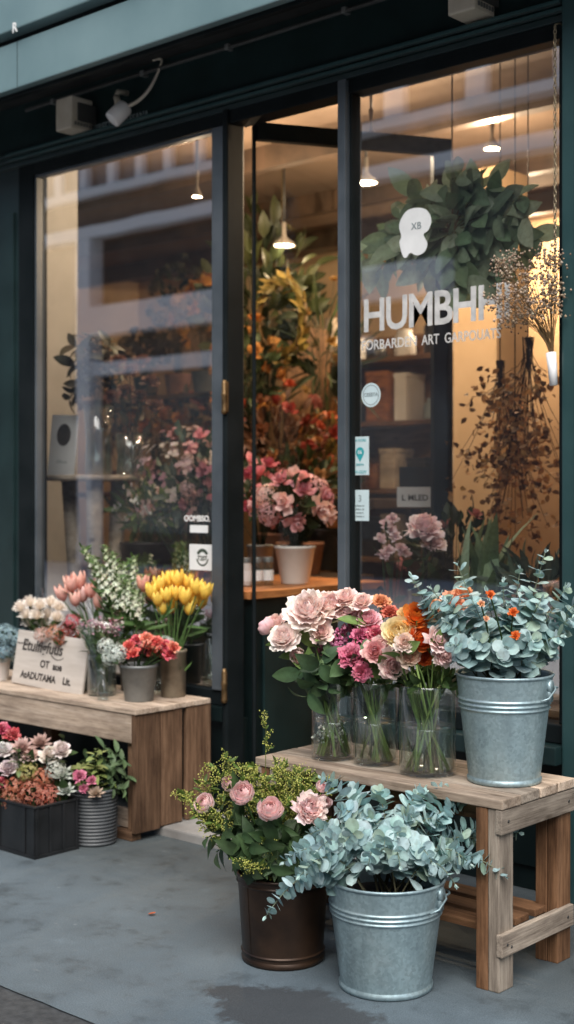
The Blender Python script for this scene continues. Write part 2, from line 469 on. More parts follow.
def tulip_bloom(h, c1, c2, openness=0.0):
    mb = MB()
    for k in range(6):
        inner = k % 2
        petal_geo(mb, k * PI / 3 + R(-.1, .1), h * 1.08, h * .56, rad(54), rad(-19 + 14 * openness + R(-4, 4)), h * .03, 0, c1, jit(c2, .08, .04),
                  nu=4, nv=7, ruf=.025, bow=.75, tipw=.08, seed=R(0, 99), rmin=h * .16, pinch=.7)
    return mb
def floret(mb, M, s, c, n=4, cen=None):
    off = R(0, 1)
    for k in range(n):
        a = off + 2 * PI * k / n
        vs = [(0, 0, 0), (s * .55 * math.cos(a - .55), s * .55 * math.sin(a - .55), s * .16), (s * math.cos(a), s * math.sin(a), s * .12), (s * .55 * math.cos(a + .55), s * .55 * math.sin(a + .55), s * .16)]
        cc = jit(c, .1, .04)
        mb.add(vs, [(0, 1, 2, 3)], [cen or mixc(cc, (.3, .35, .2), .35), cc, cc, cc], M)
def hydrangea_bloom(rd, c1, c2, n=90, fs=.28):
    mb = MB()
    for k in range(n):
        z = 1 - 1.45 * (k + .5) / n; a = k * 2.39996
        q = math.sqrt(max(0, 1 - z * z))
        d = Vector((q * math.cos(a), q * math.sin(a), z)) + Vector((R(-.15, .15), R(-.15, .15), R(-.1, .1)))
        floret(mb, place(Vector((d.x * rd, d.y * rd, d.z * rd * .8)) * R(.86, 1.04), d, R(0, 6)), rd * fs, mixc(c1, c2, R(0, 1)))
    return mb
def blob(mb, p, r, col, M=None):
    """tiny faceted bud"""
    v = [(0, 0, r), (r, 0, 0), (0, r, 0), (-r, 0, 0), (0, -r, 0), (0, 0, -r)]
    f = [(0, 1, 2), (0, 2, 3), (0, 3, 4), (0, 4, 1), (5, 2, 1), (5, 3, 2), (5, 4, 3), (5, 1, 4)]
    mb.add([Vector(q) + Vector(p) for q in v], f, col, M)

# ================================================================== camera, sky, sun
cam = bpy.data.cameras.new('camera'); co = bpy.data.objects.new('camera', cam); COL.objects.link(co)
co.location = CAM; co.rotation_euler = (PI / 2, 0, YAW)
cam.sensor_fit = 'VERTICAL'; cam.sensor_height = 36; cam.lens = FPX / 1024 * 36
cam.shift_y = -17 / 1024; cam.clip_start = .05; cam.clip_end = 500
cam.dof.use_dof = True; cam.dof.focus_distance = 3.72; cam.dof.aperture_fstop = 2.6
scene.camera = co
SUN_EL, SUN_AZ = rad(50), rad(141)            # veiled sun over the street: a broad soft light
world = bpy.data.worlds.new('World'); scene.world = world; world.use_nodes = True
wn = world.node_tree; bg = wn.nodes['Background']
sky = wn.nodes.new('ShaderNodeTexSky'); sky.sky_type = 'NISHITA'; sky.sun_disc = False
sky.sun_elevation = SUN_EL; sky.sun_rotation = SUN_AZ; sky.air_density = 1.0; sky.dust_density = 2.0; sky.ozone_density = 1.0
wn.links.new(sky.outputs[0], bg.inputs[0]); bg.inputs[1].default_value = .15
sl = bpy.data.lights.new('sun', 'SUN'); sl.energy = 5.0; sl.angle = rad(50); sl.color = (1, .965, .91)
so = bpy.data.objects.new('sun', sl); COL.objects.link(so)
sd = Vector((math.sin(SUN_AZ) * math.cos(SUN_EL), math.cos(SUN_AZ) * math.cos(SUN_EL), math.sin(SUN_EL)))
so.rotation_euler = sd.to_track_quat('Z', 'Y').to_euler(); so.location = (0, 6, 14)
scene.view_settings.view_transform = 'Standard'; scene.view_settings.look = 'None'; scene.view_settings.exposure = 0
scene.cycles.use_denoising = True
scene.cycles.max_bounces = 14; scene.cycles.transparent_max_bounces = 24; scene.cycles.diffuse_bounces = 5
scene.cycles.caustics_reflective = False; scene.cycles.caustics_refractive = False
scene.cycles.sample_clamp_indirect = 6

# ================================================================== ground
def m_pavement():
    m, nt, b = new_mat('pavement_surface')
    n1 = noise_tex(nt, 1.1, 5, .6); n2 = noise_tex(nt, 7, 8, .7); n3 = noise_tex(nt, 260, 3, .7)
    c = ramp(nt, n1, [(.3, (.080, .105, .122)), (.5, (.108, .142, .166)), (.68, (.146, .186, .212))])
    mx = N(nt, 'ShaderNodeMix', data_type='RGBA', blend_type='MULTIPLY'); mx.inputs['Factor'].default_value = .9
    L(nt, c, mx.inputs['A']); L(nt, ramp(nt, n2, [(.3, (.5, .49, .48)), (.47, (.96, .96, .96)), (.6, (1.02, 1.02, 1.02)), (.74, (1.35, 1.35, 1.35))]), mx.inputs['B'])
    my = N(nt, 'ShaderNodeMix', data_type='RGBA', blend_type='MULTIPLY'); my.inputs['Factor'].default_value = .8
    L(nt, mx.outputs['Result'], my.inputs['A']); L(nt, ramp(nt, n3, [(.3, (.52, .52, .52)), (.5, (1, 1, 1)), (.72, (1.5, 1.5, 1.5))]), my.inputs['B'])
    # darker, browner tone towards the building
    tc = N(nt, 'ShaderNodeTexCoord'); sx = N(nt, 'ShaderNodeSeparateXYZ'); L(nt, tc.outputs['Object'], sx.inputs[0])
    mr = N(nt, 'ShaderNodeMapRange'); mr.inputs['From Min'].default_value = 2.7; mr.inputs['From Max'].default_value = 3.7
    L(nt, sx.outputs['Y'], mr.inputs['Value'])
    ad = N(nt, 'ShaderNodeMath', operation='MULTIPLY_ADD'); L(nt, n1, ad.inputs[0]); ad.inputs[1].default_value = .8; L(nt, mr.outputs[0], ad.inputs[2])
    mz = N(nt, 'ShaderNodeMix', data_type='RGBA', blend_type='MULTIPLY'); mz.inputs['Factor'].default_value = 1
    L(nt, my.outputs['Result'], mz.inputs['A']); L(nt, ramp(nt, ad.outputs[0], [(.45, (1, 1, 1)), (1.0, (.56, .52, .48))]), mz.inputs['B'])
    # hairline cracks
    vo = N(nt, 'ShaderNodeTexVoronoi', feature='DISTANCE_TO_EDGE', Scale=.75)
    dn = N(nt, 'ShaderNodeTexNoise', Scale=3.0, Detail=5); L(nt, tc.outputs['Object'], dn.inputs['Vector'])
    va = N(nt, 'ShaderNodeVectorMath', operation='MULTIPLY_ADD'); va.inputs[1].default_value = (.35, .35, 0); L(nt, dn.outputs['Color'], va.inputs[0]); L(nt, tc.outputs['Object'], va.inputs[2])
    L(nt, va.outputs[0], vo.inputs['Vector'])
    mc = N(nt, 'ShaderNodeMix', data_type='RGBA', blend_type='MULTIPLY'); mc.inputs['Factor'].default_value = .0
    L(nt, mz.outputs['Result'], mc.inputs['A']); L(nt, ramp(nt, vo.outputs['Distance'], [(.0, (.35, .33, .32)), (.006, (1, 1, 1))]), mc.inputs['B'])
    # worn tarred repair with a broken edge, near the kerb
    PC = W(300, 1016, FPX * 1.3 / (1016 - 495))
    sv = N(nt, 'ShaderNodeVectorMath', operation='SUBTRACT'); sv.inputs[1].default_value = (PC.x, PC.y, 0); L(nt, tc.outputs['Object'], sv.inputs[0])
    pm = N(nt, 'ShaderNodeMapping'); pm.inputs['Rotation'].default_value = (0, 0, -YAW + rad(6)); pm.inputs['Scale'].default_value = (1 / .27, 1 / .155, 1); L(nt, sv.outputs[0], pm.inputs['Vector'])
    ln_ = N(nt, 'ShaderNodeVectorMath', operation='LENGTH'); L(nt, pm.outputs[0], ln_.inputs[0])
    e1 = N(nt, 'ShaderNodeTexNoise', Scale=9.0, Detail=9, Roughness=.68); L(nt, tc.outputs['Object'], e1.inputs['Vector'])
    ed = N(nt, 'ShaderNodeMath', operation='MULTIPLY_ADD'); L(nt, e1.outputs['Fac'], ed.inputs[0]); ed.inputs[1].default_value = 1.9; L(nt, ln_.outputs['Value'], ed.inputs[2])
    tarm = ramp(nt, ed.outputs[0], [(.0, (1, 1, 1)), (1.0, (0, 0, 0))])
    tr_ = tarm.node.color_ramp; tr_.elements[0].position = .60; tr_.elements[1].position = .66
    dv_ = N(nt, 'ShaderNodeMath', operation='MULTIPLY'); dv_.inputs[1].default_value = .33; L(nt, ed.outputs[0], dv_.inputs[0]); L(nt, dv_.outputs[0], tarm.node.inputs['Fac'])
    tg_ = N(nt, 'ShaderNodeMix', data_type='RGBA'); L(nt, tarm, tg_.inputs['Factor']); L(nt, mc.outputs['Result'], tg_.inputs['A'])
    L(nt, ramp(nt, n3, [(.3, (.03, .035, .04)), (.7, (.075, .085, .094))]), tg_.inputs['B'])
    # pale scuffs and chewing gum dots
    g1 = N(nt, 'ShaderNodeTexVoronoi', Scale=7.0, Randomness=1.0); L(nt, tc.outputs['Object'], g1.inputs['Vector'])
    gd = ramp(nt, g1.outputs['Distance'], [(.03, (1, 1, 1)), (.06, (0, 0, 0))])
    gx = N(nt, 'ShaderNodeMath', operation='MULTIPLY'); L(nt, gd, gx.inputs[0]); gx.inputs[1].default_value = .35
    sf = N(nt, 'ShaderNodeTexNoise', Scale=1.0, Detail=9, Roughness=.75); sm_ = N(nt, 'ShaderNodeMapping'); sm_.inputs['Rotation'].default_value = (0, 0, .6); sm_.inputs['Scale'].default_value = (5, 26, 1)
    L(nt, tc.outputs['Object'], sm_.inputs['Vector']); L(nt, sm_.outputs[0], sf.inputs['Vector'])
    sfr = ramp(nt, sf.outputs['Fac'], [(.62, (0, 0, 0)), (.72, (1, 1, 1))])
    sfx = N(nt, 'ShaderNodeMath', operation='MULTIPLY_ADD', use_clamp=True); L(nt, sfr, sfx.inputs[0]); sfx.inputs[1].default_value = .4; L(nt, gx.outputs[0], sfx.inputs[2])
    tf = N(nt, 'ShaderNodeMix', data_type='RGBA'); L(nt, sfx.outputs[0], tf.inputs['Factor']); L(nt, tg_.outputs['Result'], tf.inputs['A']); tf.inputs['B'].default_value = (.24, .27, .285, 1)
    L(nt, tf.outputs['Result'], b.inputs['Base Color'])
    L(nt, ramp(nt, n2, [(.3, (.5, .5, .5)), (.7, (.75, .75, .75))]), b.inputs['Roughness'])
    b.inputs['Specular IOR Level'].default_value = .4
    hm = N(nt, 'ShaderNodeMath', operation='MULTIPLY_ADD'); L(nt, n2, hm.inputs[0]); hm.inputs[1].default_value = 1.6; L(nt, n3, hm.inputs[2])
    bump(nt, b, hm.outputs[0], .5, .003)
    return m
MAT['pavement'] = m_pavement()
MAT['asphalt'] = m_noise('dark_asphalt', (.03, .034, .038), (.06, .066, .071), 40, .8, bumps=.6, dist=.004, detail=8)
MAT['tar'] = m_noise('tar_patch', (.04, .046, .051), (.085, .096, .104), 14, .75, bumps=.5, dist=.003, detail=8)
MAT['street'] = m_noise('pale_bounce_road', (.5, .495, .49), (.6, .595, .59), 3, .85, bumps=.3, detail=8)  # unseen street, made this pale to bounce light onto the facades
def sheet(name, mat, pts, z, kind='structure', parent=None):
    mb = MB(); mb.flat = True
    mb.add([(x, y, z) for x, y in pts], [tuple(range(len(pts)))])
    o = mb.build(name, mat, parent)
    if kind: o['kind'] = kind
    return o
sheet('ground', 'street', [(-150, -150), (150, -150), (150, 150), (-150, 150)], -.008)
sheet('road', 'asphalt', [(-60, .4), (60, .4), (60, 2.2), (-60, 2.2)], -.004)
def rough_sheet(name, mat, outline, z, sub=14, amp=.02, seed=0):
    pts = []
    n = len(outline)
    for i in range(n):
        a = Vector((*outline[i], 0)); b = Vector((*outline[(i + 1) % n], 0))
        for k in range(sub):
            p = a.lerp(b, k / sub)
            q = noise.noise_vector(p * 7 + Vector((seed, 0, 0))) * amp + noise.noise_vector(p * 23 + Vector((seed, 3, 0))) * amp * .4 + noise.noise_vector(p * 61 + Vector((seed, 5, 0))) * amp * .2
            pts.append((p.x + q.x, p.y + q.y))
    return sheet(name, mat, pts, z)
rough_sheet('pavement', 'pavement', [(-60, 2.13), (-6, 2.13), (-1, 2.13), (0, 2.13), (60, 2.13), (60, 3.95), (-60, 3.95)], 0, 60, .006)
def gz(px, py):
    D = FPX * 1.3 / (py - 495); p = W(px, py, D); return (p.x, p.y)

# ================================================================== the shop
FY = 3.80
shop = thing('flower_shop', 'dark green shopfront with two tall plate glass windows and an open doorway between them', 'shop', (-3.4, FY, 0))
def S(o): o.location = Vector(o.location) - shop.location; o.parent = shop; return o
def sb(name, mat, lst, bev=.004): return S(boxes(name, mat, lst, None, bev))

# window and door framing: inner stiles with glare in their grey-blue, black outer frame
GL0, GL1, GR0, GR1, HEAD = -4.95, -3.785, -3.085, -2.212, 2.77
def text_mesh(name, s, size, mat, loc, parent=None, sx=1.0, rot=(PI / 2, 0, 0), align='LEFT', ext=.0006, shear=0, bold=.0, spacing=1.0):
    cu = bpy.data.curves.new(name, 'FONT'); cu.body = s; cu.size = size; cu.extrude = ext; cu.align_x = align; cu.shear = shear; cu.offset = bold; cu.space_character = spacing
    cu.resolution_u = 3
    ob = bpy.data.objects.new(name, cu); COL.objects.link(ob)
    dg = bpy.context.evaluated_depsgraph_get()
    me = bpy.data.meshes.new_from_object(ob.evaluated_get(dg))
    bpy.data.objects.remove(ob); bpy.data.curves.remove(cu)
    me.materials.clear()
    o = link(name, me, mat, parent, loc)
    o.rotation_euler = rot; o.scale = (sx, 1, 1)
    return o
def pane(x0, x1, z0, z1, y, parent):
    mb = MB(); mb.flat = True
    mb.add([(x0, y, z0), (x1, y, z0), (x1, y, z1), (x0, y, z1)], [(0, 1, 2, 3)])
    return mb.build('pane', 'pane', parent)
# left window: frame > pane
fl = sb('window_frame', 'black_frame', [(-5.06, GL0, FY - .012, FY + .07, .40, HEAD + .055), (GL0 - .001, GL1 + .075, FY - .012, FY + .07, HEAD, HEAD + .055),
                                       (GL0 - .001, GL1 + .075, FY - .01, FY + .07, .46, .52)])
st = boxes('stile', 'grey_glare_frame', [(GL1, GL1 + .072, FY - .02, FY + .05, .521, HEAD - .001)], fl)
bd = boxes('glazing_bead', 'grey_glare_frame', [(GL0 + .001, GL0 + .014, FY - .004, FY + .03, .521, HEAD - .001), (GL0 + .015, GL1 - .001, FY - .004, FY + .03, HEAD - .014, HEAD - .001)], fl, .002)
pl = pane(GL0 + .002, GL1 - .002, .522, HEAD - .003, FY + .02, fl)
# door jamb / mullion
jm = sb('door_jamb', 'black_frame', [(GL1 + .0735, -3.685, FY - .035, FY + .066, 0.03, HEAD + .055)], .008)
for z in (1.62, .48):
    h = MB(); lathe(h, [(.0001, 0), (.011, 0), (.013, .012), (.011, .02), (.011, .068), (.014, .075), (.011, .082), (.011, .12), (.007, .135), (.0001, .136)], 14)
    o = h.build('hinge', 'brass', jm); o.location = Vector((-3.694, FY - .04, z))
    if z > 1: tg = o
boxes('hinge_leaf', 'brass', [(-.013, .013, .006, .012, .008, .128)], tg, .002)
# right window
fr = sb('window_frame', 'black_frame', [(GR0 + .0005, GR1 + .03, FY - .012, FY + .07, HEAD, HEAD + .055), (GR0, GR1 + .03, FY - .02, FY + .07, .50, .56), (GR1, GR1 + .03, FY - .012, FY + .07, .561, HEAD - .001)])
st = boxes('stile', 'grey_glare_frame', [(GR0 - .038, GR0 - .001, FY - .03, FY + .06, .03, HEAD + .05)], fr)
st = boxes('inner_stile', 'black_frame', [(GR0, GR0 + .008, FY - .006, FY + .05, .561, HEAD - .001)], fr, .003)
pr = pane(GR0 + .009, GR1 - .001, .562, HEAD - .003, FY + .02, fr)
# head over the doorway
sb('door_head', 'black_frame', [(-3.684, GR0 - .0385, FY - .02, FY + .07, HEAD, HEAD + .055)])
# stall risers with moulded panels, and sills
rs = sb('stall_riser', 'riser_paint', [(-8, GL1 + .073, FY + .01, FY + .12, 0, .40), (-5.05, GL1 + .07, FY - .035, FY + .08, .40, .4585), (-4.9, -4.42, FY - .002, FY + .02, .08, .34), (-4.34, -3.85, FY - .002, FY + .02, .08, .34)])
rs2 = sb('stall_riser', 'riser_paint', [(GR0 - .0375, GR1 + .03, FY + .01, FY + .12, 0, .43), (-3.0, -2.64, FY - .002, FY + .02, .08, .36), (-2.56, -2.26, FY - .002, FY + .02, .08, .36)])
sb('window_sill', 'green_paint', [(GR0 - .036, GR1 + .03, FY - .085, FY + .09, .44, .498)])
# left pier: painted panels; right pilaster
sb('left_pier', 'green_paint', [(-9, -5.061, FY, FY + .12, .401, 2.86), (-9, -5.34, FY - .03, FY + .01, 0, 2.86), (-5.30, -5.10, FY - .012, FY + .01, .5, 2.62)], .006)
pil = sb('pilaster', 'teal_paint', [(GR1 + .031, -1.19, FY - .05, FY + .2, .0, 3.09)], .008)
o = boxes('pilaster_panel', 'teal_paint', [(GR1 + .09, -1.26, FY - .062, FY - .045, .7, 2.7)], pil, .004)
# frieze with mouldings, soffit, fascia
fz = sb('frieze', 'green_paint', [(-9, GR1 + .03, FY + .01, FY + .15, HEAD + .056, 3.12), (-9, GR1 + .03, FY - .05, FY + .011, 2.865, 2.885), (-9, GR1 + .03, FY - .035, FY + .0105, 2.845, 2.8645), (-9, GR1 + .03, FY - .02, FY + .0105, 2.822, 2.8445)], .003)
mo = boxes('moulding', 'teal_paint', [(-5.1, GR1 + .029, FY - .058, FY - .051, 2.868, 2.881), (-5.1, GR1 + .029, FY - .043, FY - .036, 2.848, 2.86)], fz, .002)
tx = text_mesh('faded_lettering', 'AL. AMBRESTO ARTESANA', .045, 'pale_vinyl', (-4.66, FY - .001, 2.893), fz, sx=.88); tx.location = Vector((-4.66, FY + .0085, 2.895))
sb('soffit', 'soffit', [(-9, -1.2, 3.44, FY + .15, 3.1205, 3.16)])
for x0, x1 in ((-5.05, -4.62), (-4.5, -3.95), (-3.82, -3.1), (-3.0, -2.3)):
    sb('soffit_panel', 'soffit_panel', [(x0, x1, 3.50, 3.70, 3.105, 3.1195)])
fs = sb('fascia_board', 'fascia_paint', [(-9, -1.2, 3.40, 3.44, 3.0, 3.195)], .006)
sb('fascia_back', 'black_frame', [(-9, -1.2, 3.4405, 3.47, 2.985, 3.6)])
fu = sb('sign_board', 'fascia_paint', [(-9, -1.2, 3.37, 3.44, 3.232, 3.9)], .006)
mk = text_mesh('letter', 'R', .058, 'white_vinyl', (0, 0, 0), fu, bold=.001); mq = WY(12, 33, 3.368); mk.location = Vector((mq.x, 3.3685, mq.z))
for x in (-4.55, -2.9):
    jn = boxes('joint', 'black_frame', [(x, x + .0015, 3.3985, 3.41, 3.003, 3.192)], fs, 0)
cn = sb('cornice', 'teal_paint', [(-9, -1.2, 3.3, FY + .15, 3.901, 3.97), (-9, -1.2, 3.35, FY + .15, 3.971, 4.02)])
# unseen brick storeys and side walls, added to block sun, lowered for skylight opposite
def m_brick(name, c1, c2, mortar):
    m, nt, b = new_mat(name)
    tc = N(nt, 'ShaderNodeTexCoord'); sx = N(nt, 'ShaderNodeSeparateXYZ'); L(nt, tc.outputs['Object'], sx.inputs[0])
    ad = N(nt, 'ShaderNodeMath', operation='ADD'); L(nt, sx.outputs['X'], ad.inputs[0]); L(nt, sx.outputs['Y'], ad.inputs[1])
    cb = N(nt, 'ShaderNodeCombineXYZ'); L(nt, ad.outputs[0], cb.inputs['X']); L(nt, sx.outputs['Z'], cb.inputs['Y'])
    br = N(nt, 'ShaderNodeTexBrick', Scale=4.4); br.inputs['Color1'].default_value = (*c1, 1); br.inputs['Color2'].default_value = (*c2, 1); br.inputs['Mortar'].default_value = (*mortar, 1)
    br.inputs['Mortar Size'].default_value = .012
    L(nt, cb.outputs[0], br.inputs['Vector']); L(nt, br.outputs['Color'], b.inputs['Base Color']); b.inputs['Roughness'].default_value = .85
    return m
MAT['brick'] = m_brick('red_brown_brick', (.2, .1, .065), (.28, .16, .11), (.3, .28, .25))
MAT['brick_grey'] = m_brick('grey_brown_brick', (.10, .075, .06), (.16, .12, .095), (.22, .2, .18))
MAT['white_paint'] = m_noise('white_painted_wood', (.86, .87, .88), (.9, .91, .92), 5, .5)
MAT['dark_glass'] = m_noise('dark_window_glass', (.05, .06, .07), (.12, .14, .15), .8, .12)
MAT['stone'] = m_noise('buff_stone', (.10, .085, .07), (.15, .125, .10), 3, .85)
sb('unseen_upper_wall', 'brick', [(-26, 16, FY + .02, 9.0, 4.021, 7.0)], 0)
sb('side_wall', 'plaster', [(-26, -9.01, FY, 9, 0, 4.02), (-1.19, 16, FY, 9, 0, 4.02)], 0)
sb('back_shell', 'plaster', [(-9, -1.2, 8.6, 9, 0, 4.02)], 0)
sb('roof_slab', 'soffit', [(-9, -1.2, FY + .16, 8.6, 3.3, 4.02)], 0)
# doorstep
step = sb('doorstep', 'step', [(-3.80, -2.72, 3.48, FY + .1, -.02, .035)], .008)

# fittings on the frieze
def box_lamp(x, z, label):
    t = thing('floodlight', label, 'light', (x, FY - .002, z))
    boxes('housing', 'beige_plastic', [(-.055, .055, -.13, -.012, -.085, .055)], t, .008)
    boxes('bracket', 'soffit_panel', [(.056, .064, -.1, .0, -.05, .03), (-.03, .0555, -.0115, 0, -.05, .03)], t, .002)
    boxes('vent_grille', 'zinc', [(.0555, .0595, -.115 + .016 * k, -.107 + .016 * k, -.07, -.055) for k in range(6)], t, 0)
    return t
p = WY(73, 116, FY - .08); box_lamp(p.x, p.z + .015, 'square beige floodlight box at the left end of the dark frieze')
p = WY(470, -3, FY - .08); box_lamp(p.x, p.z + .02, 'beige floodlight box high above the right window, cut by the frame edge')
p = WY(124, 108, FY - .05)
t = thing('spotlight', 'small pale spotlight on a swivel arm beside the square floodlight, with a looped cable', 'light', (p.x, FY, p.z))
mb = MB(); lathe(mb, [(.0001, -.05), (.034, -.05), (.037, -.045), (.036, .03), (.028, .04), (.0001, .041)], 20, M=Matrix.Translation((.02, -.09, -.03)) @ Matrix.Rotation(rad(28), 4, 'Y') @ Matrix.Rotation(rad(-35), 4, 'X'))
mb.build('lamp_head', 'paper', t)
mb = MB(); tube(mb, [(.0, -.085, .0), (-.018, -.07, .03), (-.035, -.06, .05)], .013, .015, 10); tube(mb, [(-.035, -.06, .05), (-.038, -.05, .075), (-.034, .0, .08)], .012, .012, 8)
mb.build('swivel_arm', 'beige_plastic', t)
mb = MB(); tube(mb, bez3((.045, -.08, -.01), (.16, -.05, -.0), (.17, -.02, .11), (.19, -.01, .16), 14), .008, .005, 8); tube(mb, bez((.19, -.01, .16), (.2, -.01, .185), (.14, -.012, .18), 8), .005, .004, 6)
mb.build('cable', 'beige_plastic', t)
mb = MB(); mb2 = MB()
tube(mb, [(-5.0, FY - .012, 3.075), (-4.4, FY - .013, 3.078), (-3.6, FY - .012, 3.074), (-2.24, FY - .012, 3.076)], .0085, .0085, 8)
cd = thing('conduit_pipe', 'thin grey conduit pipe running along the top of the dark frieze', 'pipe', (0, 0, 0))
mb.build('pipe', 'soffit_panel', cd)
for x in (-4.8, -4.2, -3.7, -3.1, -2.5):
    boxes('clip', 'zinc', [(x - .01, x + .01, FY - .024, FY + .009, 3.064, 3.087)], cd, .002)

# ================================================================== inside the shop
def struct_box(name, mat, b): o = boxes(name, mat, [b], None, 0); return struct(o)
struct_box('shop_floor', 'dark_wood', (-8.6, -1.25, FY + .121, 8.5, -.02, .03))
struct_box('back_wall', 'warm_wall', (-8.6, -1.25, 7.7, 7.8, .031, 3.2))
struct_box('side_wall', 'warm_wall', (-8.7, -8.6, FY + .13, 7.8, .031, 3.2))
struct_box('side_wall', 'warm_wall', (-1.3, -1.25, FY + .21, 7.7, .031, 3.2))
struct_box('shop_ceiling', 'ceiling', (-8.6, -1.31, FY + .155, 7.7, 3.121, 3.16))
MAT['return'] = m_noise('grey_plaster', (.27, .265, .255), (.34, .335, .325), 2.5, .9)
struct_box('window_return', 'return', (-5.74, -5.6, FY + .13, 4.58, .031, 3.12))
struct_box('window_platform', 'plaster', (-5.59, -4.44, FY + .13, 4.6, .031, .5))
struct_box('window_platform', 'dark_wood', (-3.03, -1.31, FY + .21, 4.62, .031, .57))
for k, (x0, y0) in enumerate(((-8.59, 5.1), (-8.59, 6.1), (-8.59, 7.0))):
    struct_box('ceiling_beam', 'dark_wood', (x0, -1.32, y0, y0 + .07, 3.0, 3.12))
# ceiling track (dark rails seen through the door)
# arched niche glowing on the left back
struct_box('pillar', 'warm_wall', (-4.05, -3.78, 5.85, 6.15, .031, 3.0))

def pendant(px, py, D, dia, label, watts, drop=None):
    p = W(px, py, D)
    t = thing('pendant_lamp', label, 'lamp', p)
    r = dia / 2
    mb = MB(); lathe(mb, [(r, 0), (r * 1.01, .004), (r * .9, .018), (r * .4, .04), (r * .2, .06), (.012, .13), (.001, .132)], 28)
    lathe(mb, [(r * .99, .001), (r * .88, .016), (r * .38, .037), (.001, .04)], 28)
    mb.build('lamp_shade', 'shade', t)
    b = MB(); lathe(b, [(.0001, .002), (r * .86, .004), (r * .86, .008), (r * .4, .03), (.001, .034)], 24); b.build('bulb', 'bulb', t)
    c = MB(); tube(c, [(0, 0, .131), (0, 0, max(.14, 3.12 - p.z))], .006, .006, 6); c.build('cord', 'cord', t)
    ld = bpy.data.lights.new('lamp_light', 'POINT'); ld.energy = watts; ld.color = (1, .74, .48); ld.shadow_soft_size = r * .7
    lo = bpy.data.objects.new('lamp_light', ld); COL.objects.link(lo); lo.parent = t; lo.location = (0, 0, -.04)
    return t
LW = 115
pendant(284, 246, 7.4, .125, 'lit white pendant lamp seen through the open doorway', LW * .06)
pendant(366, 183, 6.7, .115, 'lit pendant lamp at the upper left of the right window, above the flower decal', LW * .35)
pendant(371, 139, 5.9, .055, 'tiny lit ceiling spot in the top left corner of the right window', LW * .3)
pendant(492, 149, 6.3, .075, 'small lit lamp high in the right window, above the hanging leaves', LW * .6)
pendant(527, 241, 8.3, .125, 'lit pendant lamp at the right edge of the hanging leaves', LW)
pendant(197, 197, 6.6, .05, 'small lit spot lamp near the top of the left window', LW * .5)

# glazed inner door standing open behind the right window
dv = Vector((-3.22, 4.633, 0)) - Vector((-3.66, 3.885, 0)); dl = dv.length
door = thing('glazed_door', 'black framed glass door swung open into the shop behind the right window', 'door', (-3.66, 3.885, 0), math.atan2(dv.y, dv.x))
df = boxes('door_frame', 'black_frame', [(0, .014, -.01, .01, .05, 2.79), (dl - .085, dl, -.02, .02, .05, 2.79), (.0145, dl - .086, -.02, .02, 2.72, 2.79), (.051, dl - .086, -.02, .02, .05, .12)], door, .004)
mb = MB(); mb.flat = True; mb.add([(.051, 0, .121), (dl - .086, 0, .121), (dl - .086, 0, 2.719), (.051, 0, 2.719)], [(0, 1, 2, 3)]); MAT['door_pane'] = m_glass('door_pane', .5, (.95, .97, .96)); mb.build('pane', 'door_pane', door)
hb = MB(); tube(hb, [(dl - .045, -.022, 1.0), (dl - .045, -.06, 1.0), (dl - .045, -.06, 1.25), (dl - .045, -.022, 1.25)], .008, .008, 8); hb.build('handle', 'brass', door)

# counter seen end-on through the doorway
ct = thing('shop_counter', 'low dark green counter with an orange wooden top just inside the doorway', 'counter', (-4.0, 4.34, .03))
boxes('counter_body', 'riser_paint', [(-.34, .305, -.42, .42, .001, .85)], ct, .004)
plank('counter_top', 'wood_warm', (-.018, 0, .866), (.68, .90, .032), ct)
boxes('side_panel', 'green_paint', [(.306, .318, -.36, .44, .1, .76)], ct, .004)

# ================================================================== the house across the street (mirrored in the shop windows)
OY = -9.0
ob_ = thing('terrace_building', 'brick and white painted terrace reflected in the shop windows', 'building', (-15, OY, 0))
def ob(name, mat, lst, bev=0, parent=None):
    o = boxes(name, mat, lst, parent or ob_, bev); o.location = -ob_.location if parent is None else (0, 0, 0); return o
ob('wall', 'brick_grey', [(-40, 22, OY - 6, OY, 0, 9.4)])
ob('parapet', 'stone', [(-40, 22, OY - .3, OY + .12, 9.4, 9.9)])
for k in range(26):
    x = -31 + k * .78
    if x > -14.6: break
    ob('window_post', 'white_paint', [(x, x + .2, OY + .002, OY + .16, 7.12, 8.7)])
    ob('window', 'dark_glass', [(x + .201, x + .779, OY + .001, OY + .03, 7.12, 8.7)])
ob('window_band', 'stone', [(-31, -14.6, OY + .001, OY + .12, 6.42, 6.95)])
for k in range(14):
    x = -14.2 + k * 1.5
    ob('window_post', 'white_paint', [(x, x + .36, OY + .002, OY + .16, 7.12, 8.7)])
MAT['dark_stone'] = m_noise('dark_painted_front', (.03, .03, .032), (.06, .058, .055), 3, .7)
ob('ledge', 'white_paint', [(-40, 22, OY + .001, OY + .3, 6.96, 7.11)])
ob('string_course', 'white_paint', [(-40, 22, OY + .002, OY + .3, 6.18, 6.40)])
# white shopfront on the left half, brown stone ground floor on the right
ob('pier', 'white_paint', [(-20.0, -19.6, OY + .003, OY + .3, 0, 6.17)])
ob('fascia', 'white_paint', [(-19.6, -11.5, OY + .003, OY + .35, 4.3, 4.85), (-19.6, -13, OY + .003, OY + .25, 3.55, 3.8)])
ob('shop_window', 'dark_glass', [(-19.5, -15.2, OY + .001, OY + .02, .6, 3.54), (-14.9, -11.6, OY + .001, OY + .02, .6, 4.2), (-9, -5, OY + .001, OY + .02, .8, 4.6)])
ob('ground_floor_wall', 'dark_stone', [(-11.4, -9.1, OY + .001, OY + .06, 0, 6.1), (-19.5, -15.0, OY + .001, OY + .06, 4.9, 6.1), (-40, -20.05, OY + .001, OY + .06, 0, 6.1), (-4.9, 22, OY + .001, OY + .06, 0, 6.1)])

